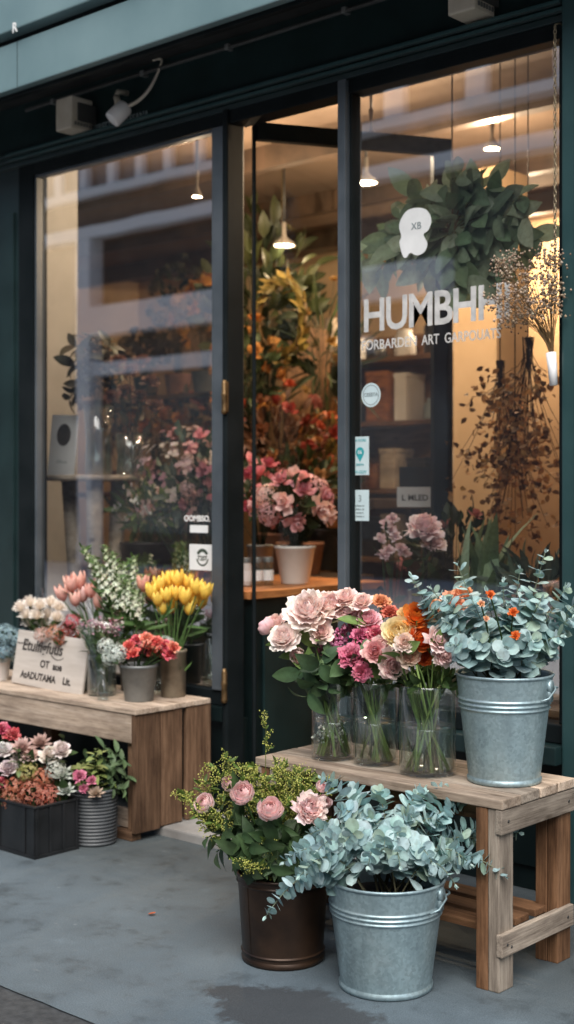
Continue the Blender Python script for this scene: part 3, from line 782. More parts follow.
# ================================================================== window lettering, decals and stickers
pr_off = -shop.location
def on_glass(o, loc): o.location = Vector(loc); return o
GYF = FY + .0185
o = text_mesh('lettering', 'HUMBHHI', .165, 'letter_vinyl', (0, 0, 0), pr, sx=.86, bold=.0035, spacing=.92, ext=.0004)
w_ = max(v.co.x for v in o.data.vertices); o.scale = (.63 / w_, 1, 1)
on_glass(o, (-3.045, GYF, 1.897)); o.rotation_euler = (PI / 2, 0, 0)
xw = -3.05
for wd, wl in (('FORBARDEN', .25), ('ART', .075), ('GARPOUATS', .23)):
    o2 = text_mesh('small_lettering', wd, .05, 'letter_vinyl', (0, 0, 0), pr, bold=.0005, ext=.0004)
    w_ = max(v.co.x for v in o2.data.vertices); o2.scale = (wl / w_, 1, 1)
    on_glass(o2, (xw, GYF, 1.828)); xw += wl + .022
o3 = text_mesh('lettering', 'OOMBSO.', .034, 'white_vinyl', (0, 0, 0), pl, bold=.0008, ext=.0004)
p = WY(184, 521, GYF); on_glass(o3, (p.x, GYF, p.z))
def decal(name, label, cat, outline_px, Y, mat, group=None, parts=()):
    c = WY(sum(q[0] for q in outline_px) / len(outline_px), sum(q[1] for q in outline_px) / len(outline_px), Y)
    t = thing(name, label, cat, c, 0, group)
    mb = MB(); mb.flat = True
    pts = [WY(x, y, Y) - c for x, y in outline_px]
    # make upright sheets truly flat on the glass
    mb.add([(q.x, 0, q.z) for q in pts], [tuple(range(len(pts)))])
    mb.build('sheet', mat, t)
    return t, c
def rect_sticker(name, label, x0, x1, z0, z1, mat, y=GYF):
    t = thing(name, label, 'sticker', ((x0 + x1) / 2, y, (z0 + z1) / 2))
    w, h = (x1 - x0) / 2, (z1 - z0) / 2
    boxes('sheet', mat, [(-w, w, -.0008, .0002, -h, h)], t, .0003)
    return t, w, h
# flower-shaped white decal
zz = [(150, 95), (165, 75), (190, 68), (213, 74), (224, 98), (217, 122), (205, 134), (214, 155), (208, 175), (190, 185), (172, 179), (163, 190), (154, 186), (146, 155), (150, 138), (145, 115)]
q = [(340 + a * .4076, 180 + b * .4076) for a, b in zz]
fine = []
for i in range(len(q)):
    a, b, c, d = [Vector((*q[(i + k) % len(q)], 0)) for k in (-1, 0, 1, 2)]
    for s in range(5):
        u = s / 5
        pt = .5 * ((2 * b) + (c - a) * u + (2 * a - 5 * b + 4 * c - d) * u * u + (-a + 3 * b - 3 * c + d) * u ** 3)
        fine.append((pt.x, pt.y))
t, c = decal('flower_decal', 'white orchid shaped decal stuck on the glass above the big lettering', 'decal', fine, GYF - .0004, 'white_vinyl')
o = text_mesh('monogram', 'XB', .035, 'grey_vinyl', (-.012, -.001, .018), t)
# round sticker
p = WY(371, 395, GYF); t = thing('round_sticker', 'pale round sticker with a grey ring on the right window', 'sticker', p)
mb = MB(); disc(mb, .044, 0, 40, M=Matrix.Rotation(PI / 2, 4, 'X')); mb.build('sheet', 'pale_vinyl', t)
mb = MB(); lathe(mb, [(.034, .0006), (.037, .0006)], 40, M=Matrix.Rotation(PI / 2, 4, 'X')); mb.build('ring', 'grey_vinyl', t)
text_mesh('lettering', 'CRESTA', .018, 'grey_vinyl', (0, -.001, -.004), t, align='CENTER')
# two notices on the left edge of the right window
p0 = WY(351.5, 437, GYF); p1 = WY(369, 475, GYF)
t, w, h = rect_sticker('teal_notice', 'white and teal notice with a map pin, upper of two on the right window', p0.x, p1.x, p1.z, p0.z, 'pale_vinyl')
mb = MB(); mb.flat = True
pin = [(0, -.034)] + [(.019 * math.sin(a), .001 + .019 * -math.cos(a)) for a in [rad(50 + 260 * k / 18) for k in range(19)]]
mb.add([(x, -.0016, z + .012) for x, z in pin], [tuple(range(len(pin)))]); mb.build('map_pin', 'teal_vinyl', t)
text_mesh('lettering', '06', .02, 'white_vinyl', (0, -.002, .007), t, align='CENTER')
text_mesh('heading', 'LA FLORE', .013, 'teal_vinyl', (0, -.0012, h - .018), t, align='CENTER')
text_mesh('caption', 'ERESTA', .011, 'teal_vinyl', (0, -.0012, -.036), t, align='CENTER')
text_mesh('footer', 'WI-GOV', .016, 'teal_vinyl', (0, -.0012, -h + .006), t, align='CENTER')
p0 = WY(351.5, 490, GYF); p1 = WY(369, 521, GYF)
t, w, h = rect_sticker('white_notice', 'plain white notice of small grey print, lower of two on the right window', p0.x, p1.x, p1.z, p0.z, 'pale_vinyl')
for k, s in enumerate(('olena re', 'dolor an', 'tarte it', 'mensa e')):
    text_mesh('printed_line', s, .012, 'grey_vinyl', (0, -.0012, -.004 - .013 * k), t, align='CENTER')
text_mesh('numeral', '3', .035, 'grey_vinyl', (0, -.0012, .014), t, align='CENTER')
# square logo sticker and little card on the left window
p0 = WY(189.5, 544, GYF); p1 = WY(216, 571, GYF)
t, w, h = rect_sticker('logo_sticker', 'square white sticker with a round green emblem on the left window', p0.x, p1.x, p1.z, p0.z, 'white_vinyl')
mb = MB(); rot = Matrix.Rotation(PI / 2, 4, 'X')
def arc_ring(mb, r0, r1, a0, a1, y, n=20):
    vs = []
    for k in range(n + 1):
        a = a0 + (a1 - a0) * k / n
        vs += [(r0 * math.cos(a), y, r0 * math.sin(a)), (r1 * math.cos(a), y, r1 * math.sin(a))]
    mb.add(vs, [(2 * k, 2 * k + 1, 2 * k + 3, 2 * k + 2) for k in range(n)])
MAT['emblem'] = m_noise('emblem_green', (.04, .06, .045), (.06, .085, .06), 20, .6, bumps=0)
mb.flat = True; arc_ring(mb, .022, .036, rad(25), rad(155), -.0015); arc_ring(mb, .029, .036, rad(190), rad(350), -.0015); mb.build('emblem', 'emblem', t)
text_mesh('lettering', 'T2ST', .026, 'emblem', (0, -.0016, -.012), t, align='CENTER', bold=.0006)
p0 = WY(190, 525, GYF); p1 = WY(208, 533, GYF)
rect_sticker('small_label', 'little white label above the square emblem sticker', p0.x, p1.x, p1.z, p0.z, 'white_vinyl')

# ================================================================== plants: builders
GREEN = C8(52, 72, 40); DKGREEN = C8(34, 52, 36); OLIVE = C8(96, 104, 44); PALEGREEN = C8(120, 138, 84)
EUC = C8(172, 200, 200); EUC2 = C8(116, 150, 152); EUCY = C8(140, 158, 122)

def stem_curve(base, tip, ctrl=None, n=9):
    base, tip = Vector(base), Vector(tip)
    if ctrl is None: ctrl = base.lerp(tip, .55) + Vector((0, 0, (tip - base).length * .12))
    return bez(base, ctrl, tip, n)
def flower(name, label, cat, base, tip, bloom, axis=None, ctrl=None, group=None, r=.0028, scol=GREEN, leaves=1, leafk=('lance', .07, .022), roll=None, sep=.0, parts_name='bloom', lmin=.45, sc=1.0, nst=6):
    """stem + bloom + leaves; the Empty sits at the foot of the stem"""
    base, tip = Vector(base), Vector(tip)
    t = thing(name, label, cat, base, 0, group)
    pts = [p - base for p in stem_curve(base, tip, ctrl)]
    d = (pts[-1] - pts[-2]).normalized() if axis is None else Vector(axis).normalized()
    mb = MB(); tube(mb, pts, r, r * .75, nst, jit(scol, .15), jit(scol, .15)); mb.build('stem', 'stem', t)
    me = bloom if isinstance(bloom, bpy.types.Mesh) else bloom.mesh(parts_name)
    o = link(parts_name, me, 'petal', t)
    o.matrix_basis = place(pts[-1], d, R(0, 6) if roll is None else roll, sc)
    for k in range(leaves):
        i = int(len(pts) * R(lmin, .92)); i = min(len(pts) - 2, i)
        p = pts[i]; tg = (pts[i + 1] - pts[i]).normalized()
        ld = (tg * R(.2, .7) + Vector((R(-1, 1), R(-1, 1), R(-.3, .4)))).normalized()
        lm = MB(); s = R(.8, 1.25)
        leaf_geo(lm, place(p, ld, R(0, 6)), leafk[1] * s, leafk[2] * s, jit(scol, .2), kind=leafk[0], curl=R(.1, .5))
        lm.build('leaf', 'leaf', t)
    return t
def look(tilt=.55, side=0):
    """a direction that faces the viewer and upwards"""
    return (-FWD * (1 - tilt) + UP * tilt + RGT * side).normalized()

def euc_branch(label, base, tip, ctrl, n=16, size=.045, group=None, lname='eucalyptus_branch', c1=EUC, c2=EUC2, r=.0026, start=.25, tipyoung=True, upright=False, droop=0, nst=6):
    base, tip = Vector(base), Vector(tip)
    t = thing(lname, label, 'branch', base, 0, group)
    pts = [p - base for p in bez3(base, Vector(ctrl).lerp(base, .35), ctrl, tip, 22)]
    mb = MB(); tube(mb, pts, r, r * .35, nst, C8(104, 96, 74), C8(120, 132, 110)); mb.build('stem', 'stem', t)
    lm = MB(); phase = R(0, PI)
    for k in range(n):
        f = start + (1 - start) * (k + .3) / n
        x = f * (len(pts) - 1); i = min(len(pts) - 2, int(x))
        p = pts[i].lerp(pts[i + 1], x - i); tg = (pts[i + 1] - pts[i]).normalized()
        s = size * (1 - .52 * max(0, (f - .5) / .5) ** 1.5) * R(.82, 1.18)
        fm = frame_of(tg, phase + k * PI / 2 + R(-.5, .5))
        for sd_ in (-1, 1):
            out = (fm.col[0] * sd_)
            ld = (out * 1.0 + tg * R(.15, .65) + Vector((R(-.3, .3), R(-.3, .3), R(-.45, .25) - droop))).normalized()
            nrm = (tg + Vector((R(-.45, .45), R(-.45, .45), R(-.3, .4))) - FWD * R(0, .55))
            nrm = (nrm - ld * nrm.dot(ld)).normalized()
            y = ld.cross(nrm)
            M = Matrix((nrm, y, ld)).transposed().to_4x4(); M = Matrix.Translation(p + out * .002) @ M
            col = jit(mixc(c1, c2, R(0, 1) ** 1.2), .14, .05)
            if R(0, 1) < .12: col = mixc(col, EUCY, .6)
            leaf_geo(lm, M, s * R(.9, 1.15), s * R(.82, 1.0), col, mixc(col, (.5, .6, .58), .2), 'round', fold=R(.0, .22), curl=R(-.12, .25), nv=6)
    # the young tip
    tg = (pts[-1] - pts[-2]).normalized()
    for k in range(3):
        leaf_geo(lm, place(pts[-1], (tg + Vector((R(-.4, .4), R(-.4, .4), R(-.3, .3)))), R(0, 6)), size * .38, size * .2, jit(mixc(EUC, (.5, .58, .5), .3)), kind='oval', nv=4)
    lm.build('leaves', 'leaf', t)
    return t

def spray(label, base, tip, ctrl=None, name='filler_spray', cat='greenery', col=OLIVE, col2=C8(170, 168, 70), twigs=14, buds=26, br=.0035, spread=.07, group=None, scol=C8(92, 100, 48), start=.35, leafy=0, leafc=GREEN, pname='flower_buds', r=.0018):
    base, tip = Vector(base), Vector(tip)
    t = thing(name, label, cat, base, 0, group)
    pts = [p - base for p in stem_curve(base, tip, ctrl, 12)]
    mb = MB(); fb = MB(); lf = MB()
    tube(mb, pts, r, r * .5, 5, scol)
    for k in range(twigs):
        f = start + (1 - start) * (k + R(0, 1)) / twigs
        x = f * (len(pts) - 1); i = min(len(pts) - 2, int(x)); p = pts[i].lerp(pts[i + 1], x - i)
        tg = (pts[i + 1] - pts[i]).normalized()
        d = (tg * R(.5, 1.0) + Vector((R(-1, 1), R(-1, 1), R(-.4, .7)))).normalized()
        ln = spread * R(.5, 1.2) * (1.15 - .6 * f)
        q = p + d * ln + Vector((0, 0, -ln * .12))
        tube(mb, [p, p.lerp(q, .5) + Vector((0, 0, ln * .1)), q], r * .5, r * .3, 4, scol, cap=False)
        for j in range(buds):
            g = R(.25, 1.08)
            bp = p.lerp(q, g) + Vector((R(-1, 1), R(-1, 1), R(-.8, 1))) * (spread * .17)
            blob(fb, bp, br * R(.6, 1.25), jit(mixc(col, col2, R(0, 1)), .2))
        for j in range(leafy):
            lp = p.lerp(q, R(.1, .9))
            leaf_geo(lf, place(lp, (d + Vector((R(-1, 1), R(-1, 1), R(-.6, .6)))), R(0, 6)), spread * .5 * R(.6, 1.2), spread * .16, jit(leafc, .25), kind='oval', nv=4)
    mb.build('stem', 'stem', t); fb.build(pname, 'petal', t)
    if lf.v: lf.build('leaves', 'leaf', t)
    return t
def leafy_stem(label, base, tip, ctrl=None, name='leafy_stem', col=DKGREEN, n=14, Ln=.09, Wd=.035, kind='oval', group=None, start=.3, cat='greenery', r=.0025, scol=GREEN, col2=None):
    base, tip = Vector(base), Vector(tip)
    t = thing(name, label, cat, base, 0, group)
    pts = [p - base for p in stem_curve(base, tip, ctrl, 12)]
    mb = MB(); tube(mb, pts, r, r * .5, 5, scol); mb.build('stem', 'stem', t)
    lm = MB()
    for k in range(n):
        f = start + (1 - start) * (k + R(0, .8)) / n
        x = f * (len(pts) - 1); i = min(len(pts) - 2, int(x)); p = pts[i].lerp(pts[i + 1], x - i)
        tg = (pts[i + 1] - pts[i]).normalized()
        a = k * 2.4; fm = frame_of(tg, a)
        ld = (fm.col[0] * R(.7, 1.1) + tg * R(.2, .8) + Vector((0, 0, R(-.4, .1)))).normalized()
        nr = (tg * .8 + UP * .4 - FWD * .2 + Vector((R(-.4, .4), R(-.4, .4), 0))); nr = (nr - ld * nr.dot(ld)).normalized()
        M = Matrix.Translation(p) @ Matrix((nr, ld.cross(nr), ld)).transposed().to_4x4()
        s = R(.7, 1.15)
        c = jit(mixc(col, col2 or col, R(0, 1)), .22)
        leaf_geo(lm, M, Ln * s, Wd * s, c, mixc(c, PALEGREEN, .12), kind, fold=R(.1, .35), curl=R(.1, .5))
    lm.build('leaves', 'leaf', t)
    return t

# ------------------------------------------------------------------ containers
def bucket(label, loc, rt, rb, h, rz=0, group=None, handle=True, name='metal_bucket', mat='galv', rings=(.69, .735, .78)):
    t = thing(name, label, 'bucket', loc, rz, group)
    pr_ = [(rb * .2, .006), (rb - .006, .006), (rb - .002, 0), (rb + .003, .002), (rb + .004, .012), (rb + .0005, .016)]
    n = 120
    for i in range(1, n + 1):
        f = i / n
        r = rb + (rt - rb) * f
        for g in rings: r += .0048 * math.exp(-((f - g) / .0095) ** 2)
        pr_.append((r, .016 + (h - .022) * f))
    pr_ += [(rt + .003, h - .005), (rt + .0045, h - .001), (rt + .0025, h + .003), (rt - .002, h + .002), (rt - .0035, h - .004)]
    for i in range(9, -1, -1):
        f = i / 10; pr_.append((rb + (rt - rb) * f - .002, .016 + (h - .03) * f))
    pr_.append((.001, .012))
    mb = MB(); lathe(mb, pr_, 72); mb.build('body', mat, t)
    mb = MB(); tube(mb, [((rt + .0022) * 1, 0, 0)] * 2, .001, .001) if False else None
    if handle:
        for s in (-1, 1):
            e = MB()
            lathe(e, [(.0001, -.006), (.016, -.006), (.019, -.002), (.019, .002), (.015, .006), (.0001, .006)], 18, M=Matrix.Translation((s * (rt + .0), 0, h - .028)) @ Matrix.Rotation(PI / 2, 4, 'Y'))
            v, f = box_geo(s * (rt - .006) - .004, s * (rt - .006) + .009, -.013, .013, h - .07, h - .03)
            e.add(v, f)
            e.build('handle_lug', mat, t)
        hb = MB()
        pts = []
        for k in range(33):
            a = PI * k / 32
            pts.append(((rt + .012) * math.cos(a), (rt + .012) * math.sin(a) * .985 * 1.0, h - .028 - .55 * rt * math.sin(a) * .35))
        tube(hb, pts, .0028, .0028, 8)
        tube(hb, [((rt + .012), 0, h - .028), (rt + .018, -.012, h - .034), (rt + .01, -.045, h - .055), (rt - .006, -.062, h - .062)], .0028, .0025, 8)
        hb.build('handle', mat, t)
    # folded side seam
    sm = MB(); a = rad(-160)
    v = []
    for i in range(13):
        f = i / 12; r = rb + (rt - rb) * f + .0012
        for da in (-.035, .035): v.append((r * math.cos(a + da), r * math.sin(a + da), .02 + (h - .03) * f))
    sm.add(v, [(2 * i, 2 * i + 1, 2 * i + 3, 2 * i + 2) for i in range(12)]); sm.build('seam', mat, t)
    # stems stand in dark wet foam
    so_ = MB(); disc(so_, rt * .93 - .004, h - .055, 32); so_.build('filling', 'soil', t)
    return t
def pot(label, loc, prof, mat, name='flower_pot', cat='pot', fill=None, group=None, n=40):
    t = thing(name, label, cat, loc, 0, group)
    mb = MB(); lathe(mb, prof, n); mb.build('body', mat, t)
    if fill: d_ = MB(); disc(d_, fill[0], fill[1], 24); d_.build('filling', 'soil', t)
    return t
def simple_prof(rb, rt, h, th=.004, lip=.003):
    return [(.001, 0), (rb * .97, 0), (rb, .004), (rt, h - .012), (rt + lip, h - .01), (rt + lip, h), (rt - th * .3, h + .001), (rt - th, h - .003), (rb - th, .012), (.001, .01)]
def vase(label, loc, r, h, wl, group=None, name='glass_vase'):
    t = thing(name, label, 'vase', loc, 0, group)
    mb = MB()
    lathe(mb, [(.001, .001), (r * .9, .001), (r * .985, .006), (r, .016), (r, h - .004), (r - .001, h), (r - .004, h), (r - .0045, h - .005), (r - .0045, .02), (r * .85, .012), (.001, .011)], 56)
    mb.build('body', 'vase_glass', t)
    rim = MB(); lathe(rim, [(r + .0006, h - .003), (r + .001, h), (r - .0015, h + .0022), (r - .004, h + .001)], 56); rim.build('rim', 'vase_rim', t)
    wm = MB(); lathe(wm, [(.001, wl), (r - .007, wl), (r - .0055, wl + .002), (r - .0055, wl - .004), (r - .0055, .022), (r * .84, .0135), (.001, .013)], 48); wm.build('water', 'water', t)
    return t
MAT['vase_rim'] = m_glass('vase_rim_glass', 1.0, (.8, .86, .86), 1.5, .1)

# ================================================================== slatted bench in front of the right window
BX0, BX1, BY0, BY1, BH = -2.765, -1.893, 2.95, 3.33, .507
bench = thing('wooden_bench', 'slatted wooden bench holding the glass vases, in front of the right window', 'bench', ((BX0 + BX1) / 2, (BY0 + BY1) / 2, 0))
bo = bench.location.copy()
def bp(name, mat, x0, x1, y0, y1, z0, z1, parent=bench, off=None, **k):
    c = Vector(((x0 + x1) / 2, (y0 + y1) / 2, (z0 + z1) / 2)) - (off or bo)
    return plank(name, mat, c, (x1 - x0, y1 - y0, z1 - z0), parent, **k)
for k in range(4):
    w = (BY1 - BY0) / 4
    bp('top_slat', ['wood_bench', 'wood_grey', 'wood_bench', 'wood_bench'][k], BX0 - R(0, .006), BX1 + R(0, .006), BY0 + k * w + .002, BY0 + (k + 1) * w - .003, BH - .026, BH)
for x in (BX0 + .012, BX1 - .082):
    for y, m in ((BY0 + .006, 'wood_leg'), (BY1 - .076, 'wood_leg')):
        bp('leg', m, x, x + .036, y, y + .07, 0, BH - .0275)
        bp('leg_board', 'wood_grey' if y < 3.1 else 'wood_leg', x + .0375, x + .07, y + .002, y + .072, .0, BH - .028)
for x in (BX0 + .008, BX1 - .0105):
    bp('end_rail', 'wood_grey', x - .008, x + .0115, BY0 + .003, BY1 - .004, BH - .092, BH - .0285)
    bp('foot_rail', 'wood_grey', x - .008, x + .0115, BY0 + .004, BY1 - .006, .095, .155)
for x, y, z in [(BX1 + .0015, BY0 + .035, BH - .06), (BX1 + .0015, BY1 - .035, BH - .06), (BX1 + .0015, BY0 + .03, .125), (BX1 + .0015, BY1 - .04, .125), (BX1 + .0015, BY0 + .05, .115)]:
    sc_ = MB(); lathe(sc_, [(.0001, .0012), (.004, .001), (.0045, 0)], 10, M=Matrix.Translation(Vector((x - .0005, y, z)) - bo) @ Matrix.Rotation(PI / 2, 4, 'Y')); sc_.build('screw', 'dark_ceramic', bench)
bp('back_rail', 'wood_crate', BX0 + .09, BX1 - .09, BY1 - .03, BY1 - .01, BH - .09, BH - .028)
bp('front_rail', 'wood_brown', BX0 + .09, BX1 - .09, BY0 + .05, BY0 + .07, BH - .075, BH - .028)
for k, y in enumerate((BY0 + .055, BY0 + .15, BY0 + .25)):
    bp('shelf_slat', 'wood_leg', BX0 + .05, BX1 - .05, y, y + .07, .135, .155)
bp('brace', 'wood_warm', -2.395, -2.365, BY0 + .16, BY0 + .185, .16, BH - .028)

# ================================================================== crate bench on the left
LX0, LX1, LY0, LY1, LH = -5.6, -3.744, 3.336, 3.735, .497
crate = thing('plank_bench', 'low bench of rough planks carrying the sign and bunches, in front of the left window', 'bench', ((LX0 + LX1) / 2, (LY0 + LY1) / 2, 0))
bo2 = crate.location.copy()
def cp(name, mat, *a, **k): return bp(name, mat, *a, parent=crate, off=bo2, **k)
for k in range(4):
    w = (LY1 - LY0) / 4
    cp('top_plank', 'wood_bench', LX0, LX1 + .004 + R(0, .005), LY0 - .004 + k * w, LY0 - .006 + (k + 1) * w, LH - .02, LH)
cp('front_apron', 'wood_bench', LX0, LX1 - .0205, LY0, LY0 + .02, LH - .128, LH - .021)
for k in range(3):
    w = (LY1 - LY0) / 3
    cp('end_plank', 'wood_crate', LX1 - .02, LX1, LY0 + k * w + (.001 if k else 0), LY0 + (k + 1) * w - .005 + (.005 if k == 2 else 0) - (.018 if k == 1 else 0), .03 + R(0, .01), LH - .0215)
cp('foot_block', 'wood_crate', LX1 - .13, LX1 - .0215, LY0 + .002, LY0 + .05, 0, .035)
cp('foot_block', 'wood_crate', LX1 - .13, LX1 - .0215, LY1 - .05, LY1 - .002, 0, .035)
cp('leg', 'wood_crate', LX1 - .066, LX1 - .0215, LY0 + .022, LY0 + .067, .036, LH - .13)
cp('leg', 'wood_crate', LX1 - .066, LX1 - .0215, LY1 - .067, LY1 - .022, .036, LH - .03)
cp('bottom_rail', 'wood_bench', LX0, LX1 - .0675, LY0 + .03, LY0 + .05, .04, .11)
cp('leg', 'wood_crate', -4.72, -4.66, LY1 - .07, LY1 - .02, 0, LH - .03)
cp('leg', 'wood_crate', LX0, LX0 + .06, LY0 + .022, LY0 + .07, 0, LH - .13)

# hand-lettered board
p = Vector((-4.425, 3.452, LH))
t = thing('sign_board', 'pale hand lettered board leaning on the front of the plank bench', 'sign', p)
lean = rad(-9)
o = boxes('board', 'board', [(-.232, .232, -.004, .008, .0, .225)], t, .002); o.rotation_euler = (lean, rad(1.5), 0)
for s, sz, x, z, al in (('Etulfigfuus', .066, -.19, .145, 1.0), ('OT', .042, -.055, .085, 1.0), ('aue', .042, .03, .083, 1.0), ('AtADUTAMA', .040, -.175, .03, 1.0), ('Lit.', .040, .105, .032, 1.05)):
    q = text_mesh('lettering', s, sz, 'ink', (x, -.0052, z), o, sx=al, bold=.0014, ext=.0003, shear=.12 if 'E' in s else 0)
q = MB(); tube(q, bez((.01, -.0052, .14), (.05, -.0052, .112), (.09, -.0052, .137), 10), .0016, .001, 5); tube(q, bez((-.225, -.0052, .172), (-.2, -.0052, .165), (-.15, -.0052, .182), 8), .002, .001, 5); q.build('flourish', 'ink', o)

# ================================================================== right bench: three glass vases and a bucket
V = [(-2.575, 3.085, .063, .243, .115), (-2.43, 3.11, .066, .243, .125), (-2.235, 3.10, .081, .252, .135)]
names = ['left of three clear glass vases on the slatted bench, holding pale roses', 'middle of three clear glass vases on the slatted bench, holding pink blooms', 'widest clear glass vase on the slatted bench, holding orange ranunculus beside the bucket']
for (x, y, r, h, wl), nm in zip(V, names): vase(nm, (x, y, BH + .0005), r, h, wl, 'clear glass vases on the slatted bench')
bb = Vector((-2.02, 3.165, BH + .0005))
bucket('galvanised bucket of eucalyptus standing on the right end of the slatted bench', bb, .133, .099, .298, rad(12), 'galvanised buckets')

PALE = C8(254, 238, 230); PALE2 = C8(250, 214, 208); PINK = C8(214, 128, 150); ROSE = C8(206, 96, 128); MAG = C8(190, 86, 132)
PEACH = C8(236, 178, 128); YEL = C8(236, 196, 118); ORG = C8(222, 122, 48); CORAL = C8(222, 120, 100); RED = C8(168, 44, 40); WHITE = C8(232, 228, 222)
VG = ['blooms in the left glass vase', 'blooms in the middle glass vase', 'blooms in the wide glass vase']
def vase_flower(vi, px, py, dD, rd_px, kind, label, name='rose', cat='flower', ax=None, leaves=2, lk=('oval', .07, .032), scol=C8(116, 142, 80), colors=(PALE2, PALE), n=34):
    x, y, r, h, wl = V[vi]
    c = Vector((x, y, BH))
    D0 = (c - CAM).dot(FWD); D = D0 + dD
    P = W(px, py, D); rd = rd_px * D / FPX
    side = (P - c); side.z = 0
    axis = ax or (Vector((side.x * 2.2, side.y * 2.2, .22)).normalized() * .55 - FWD * .75 + UP * .45)
    axis = Vector(axis).normalized()
    foot = c + Vector((0, 0, .014)) - Vector((side.x, side.y, 0)).normalized() * (r * R(.3, .8)) + Vector((R(-.012, .012), R(-.012, .012), 0))
    tip = P - axis * rd * .5
    sn = Vector((side.x, side.y, 0)).normalized(); mouth = c + Vector((0, 0, h)) + sn * r * R(.3, .75) + Vector((-sn.y, sn.x, 0)) * r * R(-.5, .5)
    # pass through the mouth: solve the control point of the quadratic at t=.5
    ctrl = mouth * 2 - (foot + tip) * .5
    ctrl = ctrl.lerp((foot + tip) * .5, .1)
    if kind == 'rose': b = rose_bloom(rd, colors[0], colors[1], n, .95)
    elif kind == 'ranunculus': b = rose_bloom(rd, colors[0], colors[1], 44, .8, .035, .55)
    elif kind == 'carnation': b = carnation_bloom(rd, colors[0], colors[1])
    elif kind == 'bud': b = rose_bloom(rd, colors[0], colors[1], 22, .25, .04, .5)
    sepals(b, rd)
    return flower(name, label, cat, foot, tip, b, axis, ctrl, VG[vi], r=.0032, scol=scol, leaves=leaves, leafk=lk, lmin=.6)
vf = vase_flower
# left vase
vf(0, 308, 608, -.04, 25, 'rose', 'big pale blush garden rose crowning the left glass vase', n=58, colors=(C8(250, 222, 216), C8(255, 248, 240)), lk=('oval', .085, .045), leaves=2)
vf(0, 283, 636, -.05, 18, 'rose', 'pale blush rose low on the far left of the left glass vase', n=36, colors=(C8(250, 224, 218), C8(255, 248, 240)), leaves=2, lk=('oval', .085, .045))
vf(0, 266, 626, .02, 14, 'bud', 'half open pink rose turned away at the far left edge of the left vase', name='rose', colors=(PALE2, C8(230, 190, 196)), ax=(-.8, -.1, .35))
vf(0, 331, 603, -.03, 20, 'rose', 'pale rose behind the big blush rose, nearest the middle vase', colors=(PALE2, PALE))
vf(0, 303, 612, .06, 17, 'rose', 'pale rose half hidden behind the big blush rose', colors=(PALE2, PALE))
for k, (px, py) in enumerate(((332, 634), (343, 628), (325, 645), (350, 618), (337, 648))):
    x, y, r, h, wl = V[0]
    t = spray('sprig of tiny magenta waxflowers between the left and middle vases', (x + R(-.02, .03), y + R(-.02, .02), BH + .014), W(px, py, 3.98 + R(-.04, .03)), name='waxflower_sprig', cat='flower', col=MAG, col2=C8(226, 160, 190), twigs=9, buds=10, br=.0062, spread=.045, group='magenta waxflower sprigs', start=.75, leafy=1, pname='blossoms')
LL = [(305, 700), (330, 690), (318, 668), (345, 675), (298, 675), (352, 665)]
for k, (px, py) in enumerate(LL):
    x, y, r, h, wl = V[0]
    leafy_stem('leafy green stem hanging over the rim of the left glass vase', (x + R(-.03, .03), y + R(-.03, .03), BH + .014), W(px, py, 3.95 + R(-.05, .02)), Vector((x, y, BH + h + .10)) + (W(px, py, 3.95) - Vector((x, y, BH + h))) * .2, n=7, Ln=.085, Wd=.045, start=.62, group='leafy stems in the left vase', col=C8(46, 70, 50), col2=C8(70, 96, 66))
for k in range(5):
    a = R(0, 6.28); x, y, r, h, wl = V[0]
    spray('white starry sprig inside the left glass vase', (x + .02 * math.cos(a), y + .02 * math.sin(a), BH + .014), (x + .035 * math.cos(a), y - .02 + .035 * math.sin(a), BH + .05 + R(.02, .06)), name='white_sprig', cat='flower', col=WHITE, col2=C8(214, 218, 200), twigs=7, buds=3, br=.005, spread=.03, group='white sprigs inside the left vase', leafy=2, pname='blossoms', start=.3)
# middle vase
vf(1, 368, 618, .0, 15, 'rose', 'soft pink rose at the top of the middle glass vase', colors=(C8(240, 176, 190), C8(250, 220, 223)))
vf(1, 352, 655, -.05, 16, 'carnation', 'deep pink carnation low on the left side of the middle vase', name='carnation', colors=(C8(206, 104, 134), C8(222, 140, 164)))
vf(1, 375, 651, -.11, 14, 'rose', 'pink cupped rose facing forward in the middle vase', colors=(C8(236, 160, 170), C8(250, 214, 210)), ax=-FWD * .9 + UP * .3)
vf(1, 393, 665, -.14, 16, 'rose', 'pale blush rose hanging lowest between the middle and wide vases', colors=(C8(246, 208, 206), C8(253, 236, 231)), ax=-FWD * .9 + UP * .1 + RGT * .2, n=38)
vf(1, 376, 634, -.03, 13, 'carnation', 'hot pink carnation in the heart of the middle vase', name='carnation', colors=(C8(204, 92, 120), C8(226, 140, 150)))
vf(1, 350, 607, .04, 17, 'rose', 'dusty pink rose at the upper left of the middle vase', colors=(C8(240, 192, 200), C8(251, 226, 227)))
vf(1, 381, 601, .05, 11, 'carnation', 'small peach carnation at the top of the middle vase', name='carnation', colors=(PEACH, C8(232, 160, 128)))
vf(1, 361, 634, -.02, 11, 'carnation', 'small rose pink carnation between the larger blooms of the middle vase', name='carnation', colors=(C8(196, 90, 124), C8(216, 130, 158)))
vf(1, 391, 612, .03, 11, 'carnation', 'small salmon carnation behind the yellow ranunculus', name='carnation', colors=(CORAL, C8(230, 150, 132)))
